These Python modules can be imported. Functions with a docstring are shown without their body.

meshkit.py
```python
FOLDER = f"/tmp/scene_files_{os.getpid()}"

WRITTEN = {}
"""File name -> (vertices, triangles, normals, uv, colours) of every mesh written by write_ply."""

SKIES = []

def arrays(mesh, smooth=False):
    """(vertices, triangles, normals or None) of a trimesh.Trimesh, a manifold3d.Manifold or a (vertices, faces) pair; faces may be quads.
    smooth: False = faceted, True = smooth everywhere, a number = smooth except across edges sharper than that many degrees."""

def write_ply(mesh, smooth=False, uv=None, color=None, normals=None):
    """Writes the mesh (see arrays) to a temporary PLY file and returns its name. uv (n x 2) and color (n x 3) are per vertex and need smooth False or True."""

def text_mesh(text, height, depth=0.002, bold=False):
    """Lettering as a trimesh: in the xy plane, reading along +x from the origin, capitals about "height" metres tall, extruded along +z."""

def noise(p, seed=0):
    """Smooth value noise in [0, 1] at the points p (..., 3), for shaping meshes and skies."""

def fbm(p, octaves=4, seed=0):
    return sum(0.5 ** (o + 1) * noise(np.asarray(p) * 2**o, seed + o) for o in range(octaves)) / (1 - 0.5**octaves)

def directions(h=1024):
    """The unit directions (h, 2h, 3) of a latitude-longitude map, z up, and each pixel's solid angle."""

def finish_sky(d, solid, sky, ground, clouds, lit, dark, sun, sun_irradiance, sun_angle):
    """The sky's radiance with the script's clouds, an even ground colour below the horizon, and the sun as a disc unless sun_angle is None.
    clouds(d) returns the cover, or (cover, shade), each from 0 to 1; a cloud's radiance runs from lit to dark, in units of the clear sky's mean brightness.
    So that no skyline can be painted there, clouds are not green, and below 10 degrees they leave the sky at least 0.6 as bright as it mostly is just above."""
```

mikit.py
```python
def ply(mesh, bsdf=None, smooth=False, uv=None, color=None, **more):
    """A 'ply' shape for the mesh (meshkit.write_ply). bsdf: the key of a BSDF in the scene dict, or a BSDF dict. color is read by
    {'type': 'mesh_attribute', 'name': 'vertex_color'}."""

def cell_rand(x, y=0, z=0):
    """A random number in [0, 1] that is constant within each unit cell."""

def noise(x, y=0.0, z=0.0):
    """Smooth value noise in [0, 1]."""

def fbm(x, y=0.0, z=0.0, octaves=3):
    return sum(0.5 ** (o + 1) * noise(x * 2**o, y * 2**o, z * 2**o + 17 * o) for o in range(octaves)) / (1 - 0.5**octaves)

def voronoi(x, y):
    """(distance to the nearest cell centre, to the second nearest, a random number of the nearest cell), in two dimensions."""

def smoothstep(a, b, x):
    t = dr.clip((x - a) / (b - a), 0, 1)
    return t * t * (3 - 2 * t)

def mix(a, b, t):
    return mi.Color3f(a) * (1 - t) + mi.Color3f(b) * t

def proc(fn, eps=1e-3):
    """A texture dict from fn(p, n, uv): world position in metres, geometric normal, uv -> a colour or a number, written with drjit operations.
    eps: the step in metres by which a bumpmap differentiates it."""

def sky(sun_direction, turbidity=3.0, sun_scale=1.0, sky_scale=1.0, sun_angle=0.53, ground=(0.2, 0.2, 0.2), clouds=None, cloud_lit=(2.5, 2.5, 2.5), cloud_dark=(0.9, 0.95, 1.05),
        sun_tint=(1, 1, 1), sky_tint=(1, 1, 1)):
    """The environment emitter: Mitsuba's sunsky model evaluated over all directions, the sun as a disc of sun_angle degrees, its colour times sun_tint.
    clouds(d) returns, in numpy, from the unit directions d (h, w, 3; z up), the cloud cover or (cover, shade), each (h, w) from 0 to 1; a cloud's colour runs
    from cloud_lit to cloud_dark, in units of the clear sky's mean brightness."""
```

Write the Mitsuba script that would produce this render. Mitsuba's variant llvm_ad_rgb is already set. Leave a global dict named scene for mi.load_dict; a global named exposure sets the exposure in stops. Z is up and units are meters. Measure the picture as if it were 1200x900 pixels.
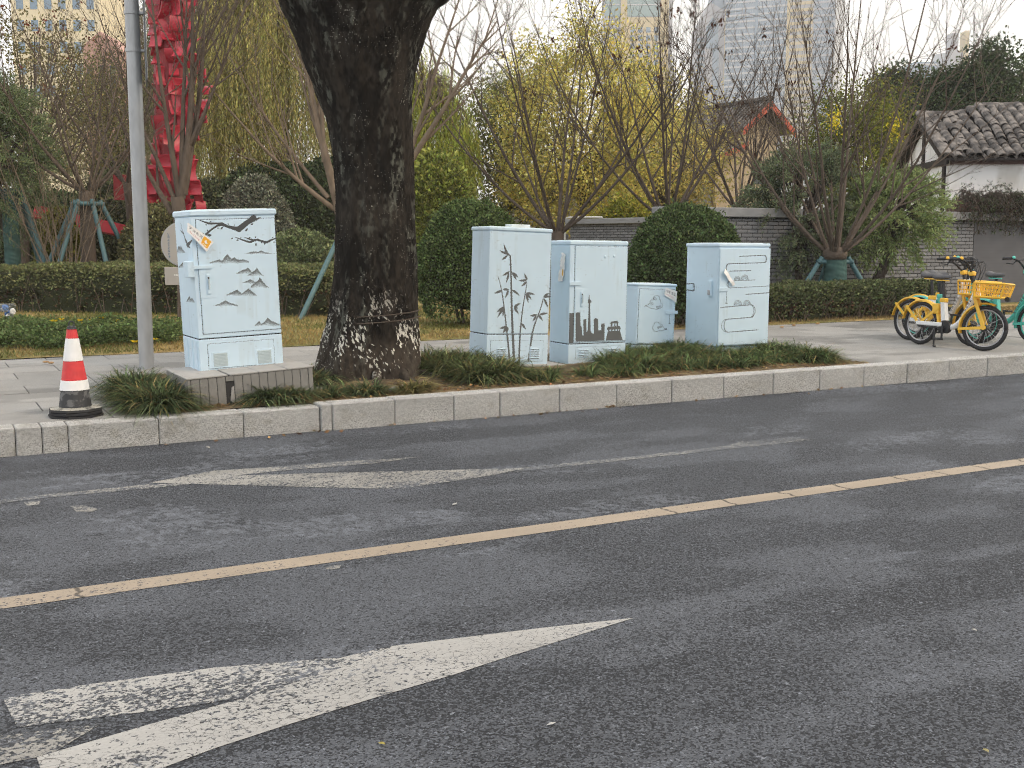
import math, random
import numpy as np, trimesh, mitsuba as mi, mikit, meshkit
import drjit as dr
from shapely.geometry import Polygon, LineString, Point, box as sbox
from shapely.ops import unary_union, triangulate
from shapely import affinity
from mikit import proc, noise, fbm, voronoi, cell_rand, smoothstep, mix

T = mi.ScalarTransform4f
scene, labels = {}, {}
# ------------------------------------------------------------------ camera, sky, exposure
FOC, CAM_H = 1300.0, 1.55
PITCH, AZ = math.atan2(165, FOC), math.radians(61.8)
FW = np.array([math.cos(AZ) * math.cos(PITCH), math.sin(AZ) * math.cos(PITCH), -math.sin(PITCH)])
RT = np.array([math.sin(AZ), -math.cos(AZ), 0.0])
UP = np.cross(RT, FW)
FH = np.array([math.cos(AZ), math.sin(AZ), 0.0])
O = np.array([0, 0, CAM_H])
scene['camera'] = {'type': 'perspective', 'fov': 2 * math.degrees(math.atan(600 / FOC)), 'fov_axis': 'x',
                   'to_world': T().look_at(origin=O.tolist(), target=(O + FW).tolist(), up=[0, 0, 1]),
                   'near_clip': 0.05, 'far_clip': 4000.0, 'medium': {'type': 'ref', 'id': 'hazy_air'}}
scene['sky'] = mikit.sky((0.45, -0.75, 0.75), turbidity=3, sun_scale=0.13, sun_angle=24, sun_tint=(1.10, 1.0, 0.86), ground=(0.2, 0.2, 0.2),
                         clouds=lambda d: (np.ones(d.shape[:2]), np.clip(0.5 - 0.5 * (d @ np.array([0.9, 0.1, 0.0])) + 0.8 * (meshkit.fbm(d * [3, 3, 7], 4) - 0.5), 0, 1)),
                         cloud_lit=(2.56, 2.46, 2.28), cloud_dark=(2.25, 2.33, 2.45))
exposure = 2.7
scene['hazy_air'] = {'type': 'homogeneous', 'albedo': {'type': 'rgb', 'value': [0.95, 0.95, 0.955]}, 'sigma_t': 0.00065}


def ray(x, y): return FW * FOC + RT * (x - 600) - UP * (y - 450)
def at(x, y, z=0.205):
    d = ray(x, y); return O + d * (z - CAM_H) / d[2]
def pt(x, y, D):
    d = ray(x, y); return O + d * D / (d @ FH)
def gnd(x, D, z=0.2):
    p = pt(x, 285, D); return np.array([p[0], p[1], z])
def hz(y, D): return CAM_H + (285 - y) / FOC * D   # height seen at image row y at distance D (approx.)


# ------------------------------------------------------------------ mesh helpers
class MB:
    def __init__(s): s.v, s.f, s.c, s.n = [], [], [], 0
    def add(s, v, f, c=None):
        v = np.asarray(v, float); f = np.asarray(f, int)
        if len(v) == 0: return s
        if f.shape[1] == 4: f = np.vstack([f[:, [0, 1, 2]], f[:, [0, 2, 3]]])
        s.v.append(v); s.f.append(f + s.n); s.n += len(v)
        s.c.append(np.broadcast_to(np.asarray(c if c is not None else (1, 1, 1), float), (len(v), 3)))
        return s
    def tm(s, m, c=None): return s.add(m.vertices, m.faces, c)
    def mesh(s): return trimesh.Trimesh(np.vstack(s.v), np.vstack(s.f), process=False)
    def col(s): return np.vstack(s.c)


def numbered(k):
    if k not in scene and k not in labels: return k
    i = 1
    while f'{k}_{i:03d}' in scene or f'{k}_{i:03d}' in labels: i += 1
    return f'{k}_{i:03d}'
def thing(name, label, cat, group=None):
    k = numbered(name); labels[k] = {'label': label, 'category': cat}
    if group: labels[k]['group'] = group
    return k
def put(name, mesh, bsdf, parent=None, smooth=False, to=None, label=None, **kw):
    k = numbered(parent + '__' + name if parent else name)
    d = mesh if isinstance(mesh, dict) else mikit.ply(mesh.mesh() if isinstance(mesh, MB) else mesh, bsdf, smooth, **kw)
    d = dict(d)
    if to is not None: d['to_world'] = to
    scene[k] = d
    if label: labels[k] = {'label': label}
    return k
def put_col(name, mb, bsdf, parent=None, to=None, smooth=False):
    return put(name, mikit.ply(mb.mesh(), bsdf, smooth, color=mb.col()), bsdf, parent, to=to)
def struct(k, kind='structure', label=None):
    labels.setdefault(k, {})['kind'] = kind
    if label: labels[k]['label'] = label


def bbox(x0, x1, y0, y1, z0, z1, b=0.0):
    """box with chamfered edges"""
    if b <= 0:
        m = trimesh.creation.box((x1 - x0, y1 - y0, z1 - z0)); m.apply_translation(((x0 + x1) / 2, (y0 + y1) / 2, (z0 + z1) / 2)); return m
    p = []
    for X, sx in ((x0, 1), (x1, -1)):
        for Y, sy in ((y0, 1), (y1, -1)):
            for Z, sz in ((z0, 1), (z1, -1)):
                p += [(X, Y + sy * b, Z + sz * b), (X + sx * b, Y, Z + sz * b), (X + sx * b, Y + sy * b, Z)]
    return trimesh.convex.convex_hull(np.array(p))
def tube(path, r, k=6, cap=True):
    path = np.asarray(path, float); n = len(path); r = np.broadcast_to(np.asarray(r, float), (n,))
    t = np.gradient(path, axis=0); t /= np.maximum(np.linalg.norm(t, axis=1, keepdims=True), 1e-9)
    ref = np.linalg.eigh(t.T @ t)[1][:, 0]
    a = np.cross(t, ref); a /= np.maximum(np.linalg.norm(a, axis=1, keepdims=True), 1e-9); b = np.cross(t, a)
    th = np.arange(k) * 2 * np.pi / k
    v = path[:, None] + r[:, None, None] * (np.cos(th)[None, :, None] * a[:, None] + np.sin(th)[None, :, None] * b[:, None])
    v = v.reshape(-1, 3)
    i, j = np.meshgrid(np.arange(n - 1), np.arange(k), indexing='ij'); i, j = i.ravel(), j.ravel(); j2 = (j + 1) % k
    f = np.vstack([np.stack([i * k + j, i * k + j2, (i + 1) * k + j2], 1), np.stack([i * k + j, (i + 1) * k + j2, (i + 1) * k + j], 1)])[:, ::-1]
    if cap:
        v = np.vstack([v, path[:1], path[-1:]]); m = len(v); q = np.arange(k)
        f = np.vstack([f, np.stack([q, (q + 1) % k, q * 0 + m - 2], 1), np.stack([(q + 1) % k, q, q * 0 + m - 1], 1) + np.array([(n - 1) * k, (n - 1) * k, 0])])
    return v, f
def tubem(path, r, k=8):
    v, f = tube(path, r, k); return trimesh.Trimesh(v, f, process=False)
def lathe(prof, k=40):
    """prof: (r, z) list -> revolved"""
    prof = np.asarray(prof, float); n = len(prof); th = np.arange(k) * 2 * np.pi / k
    v = np.stack([prof[:, None, 0] * np.cos(th), prof[:, None, 0] * np.sin(th), np.repeat(prof[:, 1:2], k, 1)], -1).reshape(-1, 3)
    i, j = np.meshgrid(np.arange(n - 1), np.arange(k), indexing='ij'); i, j = i.ravel(), j.ravel(); j2 = (j + 1) % k
    f = np.vstack([np.stack([i * k + j, i * k + j2, (i + 1) * k + j2], 1), np.stack([i * k + j, (i + 1) * k + j2, (i + 1) * k + j], 1)])
    return trimesh.Trimesh(v, f, process=False)
def flat(poly, z=0.0, maxlen=None):
    """triangulated shapely polygon as sheet at z"""
    mb = MB()
    for p in (poly.geoms if hasattr(poly, 'geoms') else [poly]):
        if p.is_empty or p.area < 1e-9: continue
        v, f = trimesh.creation.triangulate_polygon(p, engine='earcut') if True else None
        v3 = np.column_stack([v, np.full(len(v), z)])
        n = np.cross(v3[f[:, 1]] - v3[f[:, 0]], v3[f[:, 2]] - v3[f[:, 0]])[:, 2]
        f = np.where((n < 0)[:, None], f[:, ::-1], f)
        mb.add(v3, f)
    return mb
def smoothpath(p, n=12):
    p = np.asarray(p, float); t = np.linspace(0, 1, len(p)); s = np.linspace(0, 1, n)
    from scipy.interpolate import CubicSpline
    return CubicSpline(t, p)(s)
def unit(v): v = np.asarray(v, float); return v / np.maximum(np.linalg.norm(v, axis=-1, keepdims=True), 1e-9)
def frame_T(M, o):
    A = np.eye(4); A[:3, :3] = M; A[:3, 3] = o; return T(A.tolist())


# ------------------------------------------------------------------ materials
def diffuse(c): return {'type': 'twosided', 'b': {'type': 'diffuse', 'reflectance': {'type': 'rgb', 'value': list(c)} if not isinstance(c, dict) else c}}
def princ(c, rough=0.5, spec=0.5, metallic=0.0, bump=None, bs=0.002, **kw):
    b = {'type': 'principled', 'base_color': {'type': 'rgb', 'value': list(c)} if not isinstance(c, dict) else c, 'roughness': rough, 'specular': spec, **kw}
    if metallic: b['metallic'] = metallic
    if bump is not None: b = {'type': 'bumpmap', 'tex': bump, 'scale': bs, 'b': b}
    return {'type': 'twosided', 'b': b}
VC = {'type': 'mesh_attribute', 'name': 'vertex_color'}
def leafmat(tr=0.5, rough=0.55): return {'type': 'principledthin', 'base_color': VC, 'roughness': rough, 'diff_trans': tr, 'spec_trans': 0.0, 'eta': 1.35}


def f_asphalt(p, n, uv):
    x, y = p.x, p.y
    wx, wy = x + 0.004 * noise(x * 60, y * 60), y + 0.004 * noise(x * 60 + 9, y * 60)
    d1, d2, r = voronoi(wx * 62, wy * 62)
    e1, e2, r2 = voronoi(wx * 130 + 7, wy * 130)
    trk = smoothstep(0.30, 0.12, dr.abs(y - 3.42 - 0.25 * (fbm(x * 0.5, 4.0) - 0.5))) + smoothstep(0.34, 0.14, dr.abs(y - 8.1 + 0.2 * (fbm(x * 0.4, 9.0) - 0.5)))   # wheel tracks, rougher and more open
    worn = smoothstep(0.40, 0.62, fbm(x * 1.3, y * 3.0, 3.0, 4) - 0.10 * trk)           # stretches where the stone tops are polished bare
    pit = smoothstep(0.42, 0.58, 0.45 * noise(x * 100, y * 130, 1.0) + 0.55 * noise(x * 190, y * 200, 4.0) + 0.25 * (r - 0.5) - 0.11 * worn + 0.05 * trk)   # open pits of dark binder
    gap = smoothstep(0.03, 0.22, d2 - d1)
    tone = 0.052 + 0.060 * r * gap + 0.040 * r2 + 0.026 * worn * gap
    tone = tone * (1 - 0.70 * pit) * 0.97
    dust = smoothstep(0.60, 0.70, fbm(x * 0.8 + 31, y * 2.6 + 4, 2.0, 4)) * smoothstep(0.45, 0.6, fbm(x * 30, y * 30, 5.0, 2))
    tone = tone + 0.05 * dust
    sp = smoothstep(0.90, 0.93, noise(x * 110, y * 110, 3.0))
    tone = tone + 0.12 * sp
    return mi.Color3f(tone * 0.925, tone * 1.0, tone * 1.15)
def f_asphalt_b(p, n, uv):
    d1, d2, r = voronoi(p.x * 62, p.y * 62)
    return smoothstep(0.0, 0.4, d2 - d1) * (0.4 + 0.6 * r) + 0.3 * noise(p.x * 200, p.y * 200, 0)
scene['asphalt'] = princ(proc(f_asphalt), 0.6, 0.22, bump=proc(f_asphalt_b, eps=2e-3), bs=0.0035)


def f_paint_w(p, n, uv):
    v = 0.275 + 0.10 * fbm(p.x * 3, p.y * 5, 1.0) + 0.05 * noise(p.x * 120, p.y * 120)
    d1, d2, r = voronoi(p.x * 26 + 3 * fbm(p.x * 9, p.y * 9), p.y * 26)
    cr = smoothstep(0.07, 0.015, d2 - d1) * smoothstep(0.45, 0.55, fbm(p.x * 4, p.y * 4, 9.0))
    return mi.Color3f(v * 1.0, v * 0.985, v * 0.945) * (1 - 0.6 * cr)
def wear(lo, hi, s=1.0):
    def f(p, n, uv):
        d1, d2, r = voronoi(p.x * 62, p.y * 62)
        big = fbm(p.x * 2.2, p.y * 4.5, 6.0, 4); g = 0.55 * noise(p.x * 62, p.y * 84, 1.0) + 0.45 * noise(p.x * 135, p.y * 150, 4.0)
        h = 0.36 * big + 0.64 * g + 0.10 * (r - 0.5) - 0.10 * smoothstep(0.25, 0.0, d2 - d1)
        return smoothstep(lo, hi, h)
    return f
def paint_over(col, w): return {'type': 'blendbsdf', 'weight': proc(w), 'a': {'type': 'twosided', 'b': {'type': 'principled', 'base_color': proc(f_asphalt), 'roughness': 0.62, 'specular': 0.45}},
                               'b': {'type': 'twosided', 'b': {'type': 'principled', 'base_color': proc(col), 'roughness': 0.6, 'specular': 0.4}}}
w_new, w_old, w_faint, w_line = wear(0.25, 0.43), wear(0.39, 0.54), wear(0.50, 0.64), wear(0.17, 0.34)
def f_paint_y(p, n, uv):
    v = 0.9 + 0.25 * fbm(p.x * 4, p.y * 9, 2.0) + 0.12 * noise(p.x * 140, p.y * 140)
    cx = p.x * 2.2 + 0.6 * fbm(p.x * 0.7, 3.0)
    cr = smoothstep(0.035, 0.01, dr.abs(cx - dr.floor(cx) - 0.5 + 0.16 * fbm(p.y * 20, p.x * 3) - 0.08)) * smoothstep(0.35, 0.5, fbm(p.x * 0.9 + 5, 1.0))
    return mi.Color3f(0.285, 0.236, 0.182) * v * (1 - 0.7 * cr)
def f_paint_old(p, n, uv):
    v = 0.165 + 0.12 * fbm(p.x * 3, p.y * 6, 1.0) + 0.05 * noise(p.x * 100, p.y * 100)
    return mi.Color3f(v, v * 0.97, v * 0.90)
scene['paint_white'] = paint_over(f_paint_w, w_new)
scene['paint_white_worn'] = paint_over(f_paint_w, w_old)
scene['paint_faded'] = paint_over(f_paint_old, w_old)
scene['paint_faint'] = paint_over(f_paint_old, w_faint)
scene['paint_yellow'] = paint_over(f_paint_y, w_line)


def f_granite(k):
    def f(p, n, uv):
        a = noise(p.x * 140, p.y * 140, p.z * 140); b = noise(p.x * 330 + 5, p.y * 330, p.z * 330)
        s = 0.5 * a + 0.5 * b
        v = 0.295 + 0.20 * smoothstep(0.40, 0.72, s) - 0.13 * smoothstep(0.45, 0.28, s)
        st = fbm(p.x * 3.1 + k, p.y * 3.1, p.z * 5, 4)
        v = v * (0.80 + 0.36 * st)
        g = smoothstep(0.55, 0.75, fbm(p.x * 9 + k, p.y * 9, p.z * 9, 3))
        return mix(mi.Color3f(v * 1.0, v * 1.0, v * 0.97), mi.Color3f(v * 0.72, v * 0.70, v * 0.62), g * 0.6)
    return f
for i in range(3): scene[f'granite_{i}'] = princ(proc(f_granite(i * 7.3)), 0.7, 0.3, bump=proc(lambda p, n, uv: noise(p.x * 180, p.y * 180, p.z * 180)), bs=0.0012)


def f_slab(k):
    def f(p, n, uv):
        v = 0.235 + 0.05 * k + 0.08 * (fbm(p.x * 2.2 + k * 9, p.y * 2.2, 1.0, 4) - 0.5) + 0.05 * (noise(p.x * 160, p.y * 160) - 0.5)
        st = smoothstep(0.52, 0.68, fbm(p.x * 0.9 + 4, p.y * 1.5, 5.0, 4))
        v = v * (1 - 0.30 * st)
        return mi.Color3f(v, v * 0.99, v * 0.955)
    return f
for i in range(3): scene[f'slab_{i}'] = princ(proc(f_slab(i * 0.35)), 0.75, 0.25, bump=proc(lambda p, n, uv: noise(p.x * 140, p.y * 140)), bs=0.0012)


def f_soil(p, n, uv):
    a = fbm(p.x * 6, p.y * 6, 0.0, 4); b = noise(p.x * 60, p.y * 60); s = smoothstep(0.45, 0.65, fbm(p.x * 3 + 5, p.y * 9, 1.0, 4))
    return mix(mi.Color3f(0.075, 0.055, 0.038) * (0.6 + a), mi.Color3f(0.20, 0.155, 0.095) * (0.6 + 0.7 * b), s * 0.75)
scene['soil_earth'] = princ(proc(f_soil), 0.95, 0.1, bump=proc(lambda p, n, uv: fbm(p.x * 25, p.y * 25, 0.0, 3)), bs=0.02)
def f_lawn(p, n, uv):
    a = fbm(p.x * 1.1, p.y * 1.6, 0.0, 4); b = noise(p.x * 45, p.y * 45)
    return mix(mi.Color3f(0.16, 0.15, 0.06), mi.Color3f(0.33, 0.24, 0.11), smoothstep(0.35, 0.65, a)) * (0.65 + 0.6 * b)
scene['lawn_earth'] = princ(proc(f_lawn), 0.95, 0.1)
scene['ground_mat'] = princ(proc(lambda p, n, uv: mi.Color3f(0.12, 0.11, 0.085) * (0.7 + 0.5 * fbm(p.x * 0.2, p.y * 0.2, 0.0))), 0.95, 0.1)


def f_cab(k, c=(0.535, 0.672, 0.77)):
    def f(p, n, uv):
        st = fbm(p.x * 22 + k, p.y * 22, p.z * 1.2, 3); g = fbm(p.x * 5 + k, p.y * 5, p.z * 5, 4)
        drip = smoothstep(0.56, 0.72, st) * smoothstep(0.40, 0.62, g)
        sp = smoothstep(0.80, 0.86, noise(p.x * 45 + k, p.y * 45, p.z * 45)) * smoothstep(0.5, 0.6, g)
        base = mi.Color3f(*c) * (0.95 + 0.10 * g)
        return mix(mix(base, mi.Color3f(0.40, 0.45, 0.44), drip * 0.24), mi.Color3f(0.30, 0.29, 0.26), sp * 0.22)
    return f
for i in range(5): scene[f'cabinet_paint_{i}'] = princ(proc(f_cab(i * 5.7)), 0.42, 0.45)
scene['cabinet_top'] = princ(proc(lambda p, n, uv: mix(mi.Color3f(0.60, 0.68, 0.70), mi.Color3f(0.42, 0.43, 0.40), smoothstep(0.45, 0.65, fbm(p.x * 8, p.y * 8, p.z * 20, 4)) * 0.6)), 0.5, 0.4)
scene['seam_dark'] = diffuse((0.03, 0.03, 0.03))
scene['mural_grey'] = princ((0.105, 0.112, 0.112), 0.5, 0.4)
scene['mural_line'] = princ((0.10, 0.115, 0.125), 0.5, 0.4)
scene['mural_ink'] = princ((0.055, 0.06, 0.062), 0.55, 0.4)
def f_ink(p, n, uv):   # spray-paint print: dots get sparser away from the ridge line (uv.y = 0 ridge .. 1 foot)
    g = noise(p.x * 420, p.y * 420, p.z * 420) * 0.6 + noise(p.x * 190, p.y * 190, p.z * 190) * 0.4
    t = 0.92 * smoothstep(-0.42, 0.34, g - (0.06 + 0.66 * uv.y))
    return mix(mi.Color3f(0.54, 0.67, 0.745), mi.Color3f(0.075, 0.078, 0.075), t)
scene['mural_spray'] = princ(proc(f_ink), 0.5, 0.4)
scene['grille'] = princ((0.44, 0.52, 0.54), 0.5, 0.4)
scene['paper'] = diffuse((0.78, 0.78, 0.76)); scene['print_dark'] = diffuse((0.10, 0.10, 0.11)); scene['print_orange'] = diffuse((0.80, 0.42, 0.06)); scene['print_red'] = diffuse((0.6, 0.08, 0.06))
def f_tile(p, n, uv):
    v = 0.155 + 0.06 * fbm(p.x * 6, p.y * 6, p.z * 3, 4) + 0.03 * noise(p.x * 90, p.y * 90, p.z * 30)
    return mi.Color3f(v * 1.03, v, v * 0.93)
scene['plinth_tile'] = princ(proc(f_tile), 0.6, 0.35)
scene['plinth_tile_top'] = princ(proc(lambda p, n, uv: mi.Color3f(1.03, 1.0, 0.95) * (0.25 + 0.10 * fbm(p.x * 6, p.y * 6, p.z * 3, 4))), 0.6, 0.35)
scene['mortar'] = princ((0.045, 0.045, 0.045), 0.95, 0.1)
scene['concrete'] = princ(proc(lambda p, n, uv: mi.Color3f(1, 0.98, 0.93) * (0.26 + 0.12 * fbm(p.x * 8, p.y * 8, p.z * 8, 4))), 0.9, 0.2)


def f_bark(p, n, uv):
    x, y, z = p.x, p.y, p.z
    a = fbm(x * 7, y * 7, z * 2.2, 4); fine = fbm(x * 38, y * 38, z * 16, 3)
    c = mix(mi.Color3f(0.011, 0.0095, 0.008), mi.Color3f(0.036, 0.030, 0.024), smoothstep(0.35, 0.7, a * 0.6 + fine * 0.4))
    lich = smoothstep(0.50, 0.72, fbm(x * 11, y * 11, z * 1.3 + 3, 4)) * smoothstep(0.42, 0.66, fine)
    c = mix(c, mi.Color3f(0.115, 0.12, 0.10), lich * 0.8)
    sp = smoothstep(0.83, 0.87, noise(x * 95, y * 95, z * 60)) * smoothstep(0.40, 0.55, fbm(x * 3 + 7, y * 3, z * 2, 2))
    c = mix(c, mi.Color3f(0.42, 0.41, 0.36), sp * smoothstep(0.35, 0.5, fbm(x * 4, y * 4, z * 3, 2)) * 0.55)
    low = smoothstep(1.20, 0.62, z + 0.25 * (fbm(x * 5, y * 5, z * 2, 2) - 0.5)) * smoothstep(0.20, 0.40, z)   # the band that was once whitewashed
    brown = mix(c, mi.Color3f(0.066, 0.054, 0.043) * (0.6 + fine), smoothstep(0.75, 0.45, z) * 0.6)
    flakes = smoothstep(0.60, 0.64, 0.60 * fbm(x * 62 + z * 11, y * 62 - z * 9, z * 27 + x * 17, 3) + 0.40 * fbm(x * 7 + 2, y * 7, z * 3, 2))
    return mix(brown, mi.Color3f(0.62, 0.60, 0.54), flakes * low)
scene['bark_dark'] = princ(proc(f_bark), 0.9, 0.12, bump=proc(lambda p, n, uv: fbm(p.x * 40, p.y * 40, p.z * 11, 4), eps=3e-3), bs=0.045)
def f_twig(p, n, uv):
    v = 0.6 + 0.7 * fbm(p.x * 14, p.y * 14, p.z * 5, 3); return mi.Color3f(0.125, 0.098, 0.078) * v
scene['bark_grey'] = princ(proc(f_twig), 0.85, 0.2)
scene['bark_twig_dark'] = princ(proc(lambda p, n, uv: mi.Color3f(0.085, 0.068, 0.056) * (0.6 + 0.8 * fbm(p.x * 14, p.y * 14, p.z * 5, 2))), 0.85, 0.2)
scene['bark_pale'] = princ(proc(lambda p, n, uv: mi.Color3f(0.20, 0.155, 0.115) * (0.6 + 0.7 * fbm(p.x * 14, p.y * 14, p.z * 5, 2))), 0.85, 0.2)
scene['leaf'] = leafmat(0.55); scene['leaf_thick'] = leafmat(0.25, 0.42); scene['blade'] = leafmat(0.35, 0.5)
scene['shade_core'] = diffuse((0.045, 0.05, 0.028))  # solid cores of hedges and bushes; shade between the leaves put into the colour
scene['teal_pole'] = princ(proc(lambda p, n, uv: mi.Color3f(0.085, 0.165, 0.18) * (0.75 + 0.5 * fbm(p.x * 9, p.y * 9, p.z * 4))), 0.5, 0.4)
scene['green_wrap'] = princ(proc(lambda p, n, uv: mi.Color3f(0.06, 0.115, 0.105) * (0.6 + 0.8 * noise(p.x * 6, p.y * 6, p.z * 24 + p.x * 6))), 0.8, 0.2)
scene['galvanised'] = princ(proc(lambda p, n, uv: mi.Color3f(0.40, 0.41, 0.415) * (0.8 + 0.35 * fbm(p.x * 18, p.y * 18, p.z * 6, 4))), 0.42, 0.5, metallic=0.35)
scene['steel_dark'] = princ((0.10, 0.105, 0.11), 0.4, 0.5, metallic=0.4)
scene['red_paint'] = princ(proc(lambda p, n, uv: mi.Color3f(0.42, 0.035, 0.055) * (0.85 + 0.3 * fbm(p.x * 3, p.y * 3, p.z * 3))), 0.38, 0.5)
scene['red_dull'] = princ((0.26, 0.03, 0.035), 0.5, 0.4)
scene['cone_red'] = princ(proc(lambda p, n, uv: mi.Color3f(0.60, 0.035, 0.035) * (0.85 + 0.3 * fbm(p.x * 20, p.y * 20, p.z * 20))), 0.4, 0.5)
scene['cone_white'] = princ(proc(lambda p, n, uv: mi.Color3f(0.80, 0.80, 0.79) * (0.9 + 0.14 * fbm(p.x * 25, p.y * 25, p.z * 25))), 0.4, 0.5)
scene['cone_black'] = princ(proc(lambda p, n, uv: mix(mi.Color3f(0.035, 0.036, 0.038), mi.Color3f(0.12, 0.12, 0.12), smoothstep(0.5, 0.65, fbm(p.x * 22, p.y * 22, p.z * 22, 4)))), 0.55, 0.4)
scene['cone_base'] = princ(proc(lambda p, n, uv: mix(mi.Color3f(0.03, 0.03, 0.03), mi.Color3f(0.34, 0.33, 0.29), smoothstep(0.3, 0.5, fbm(p.x * 14, p.y * 14, p.z * 3, 4)) * smoothstep(0.5, 0.9, n.z))), 0.7, 0.3)
scene['rubber'] = princ((0.022, 0.022, 0.024), 0.6, 0.35)
def f_brick(k):
    def f(p, n, uv):
        v = k + 0.03 * fbm(p.x * 9, p.y * 9, p.z * 9, 3) + 0.02 * noise(p.x * 120, p.y * 120, p.z * 120)
        return mi.Color3f(v * 0.98, v * 1.0, v * 1.05)
    return f
for i in range(3): scene[f'brick_{i}'] = princ(proc(f_brick(0.175 + 0.03 * i)), 0.8, 0.25)
scene['wall_plaster'] = princ(proc(lambda p, n, uv: mi.Color3f(0.118, 0.121, 0.132) * (0.85 + 0.3 * fbm(p.x * 2, p.y * 2, p.z * 4, 4)) * (1 - 0.06 * smoothstep(0.1, 0.0, dr.abs(p.z * 14 - dr.floor(p.z * 14) - 0.5)))), 0.8, 0.25)
scene['coping'] = princ(proc(lambda p, n, uv: mi.Color3f(0.30, 0.305, 0.31) * (0.8 + 0.4 * fbm(p.x * 4, p.y * 4, p.z * 4, 4))), 0.8, 0.25)
scene['plaster_white'] = princ(proc(lambda p, n, uv: mix(mi.Color3f(0.84, 0.835, 0.82), mi.Color3f(0.60, 0.58, 0.54), smoothstep(0.55, 0.8, fbm(p.x * 2.3, p.y * 2.3, p.z * 1.0, 4)))), 0.85, 0.2)
scene['roof_tile'] = princ(proc(lambda p, n, uv: mix(mi.Color3f(0.075, 0.07, 0.068), mi.Color3f(0.22, 0.20, 0.185), smoothstep(0.35, 0.7, fbm(p.x * 5, p.y * 5, p.z * 5, 4)))), 0.85, 0.25)
scene['timber_dark'] = princ((0.035, 0.03, 0.028), 0.7, 0.3); scene['timber_brown'] = princ((0.11, 0.065, 0.055), 0.7, 0.3)
scene['tan_wall'] = princ(proc(lambda p, n, uv: mi.Color3f(0.46, 0.38, 0.27) * (0.8 + 0.35 * fbm(p.x, p.y, p.z, 3))), 0.85, 0.2)
scene['orange_trim'] = princ((0.46, 0.11, 0.07), 0.6, 0.3)
scene['window_dark'] = princ((0.03, 0.035, 0.045), 0.15, 0.6)
scene['grey_wall'] = princ((0.23, 0.23, 0.235), 0.8, 0.2)
scene['tower_glass'] = princ((0.20, 0.29, 0.38), 0.2, 0.7); scene['tower_glass_green'] = princ((0.22, 0.34, 0.34), 0.2, 0.7)
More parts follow.
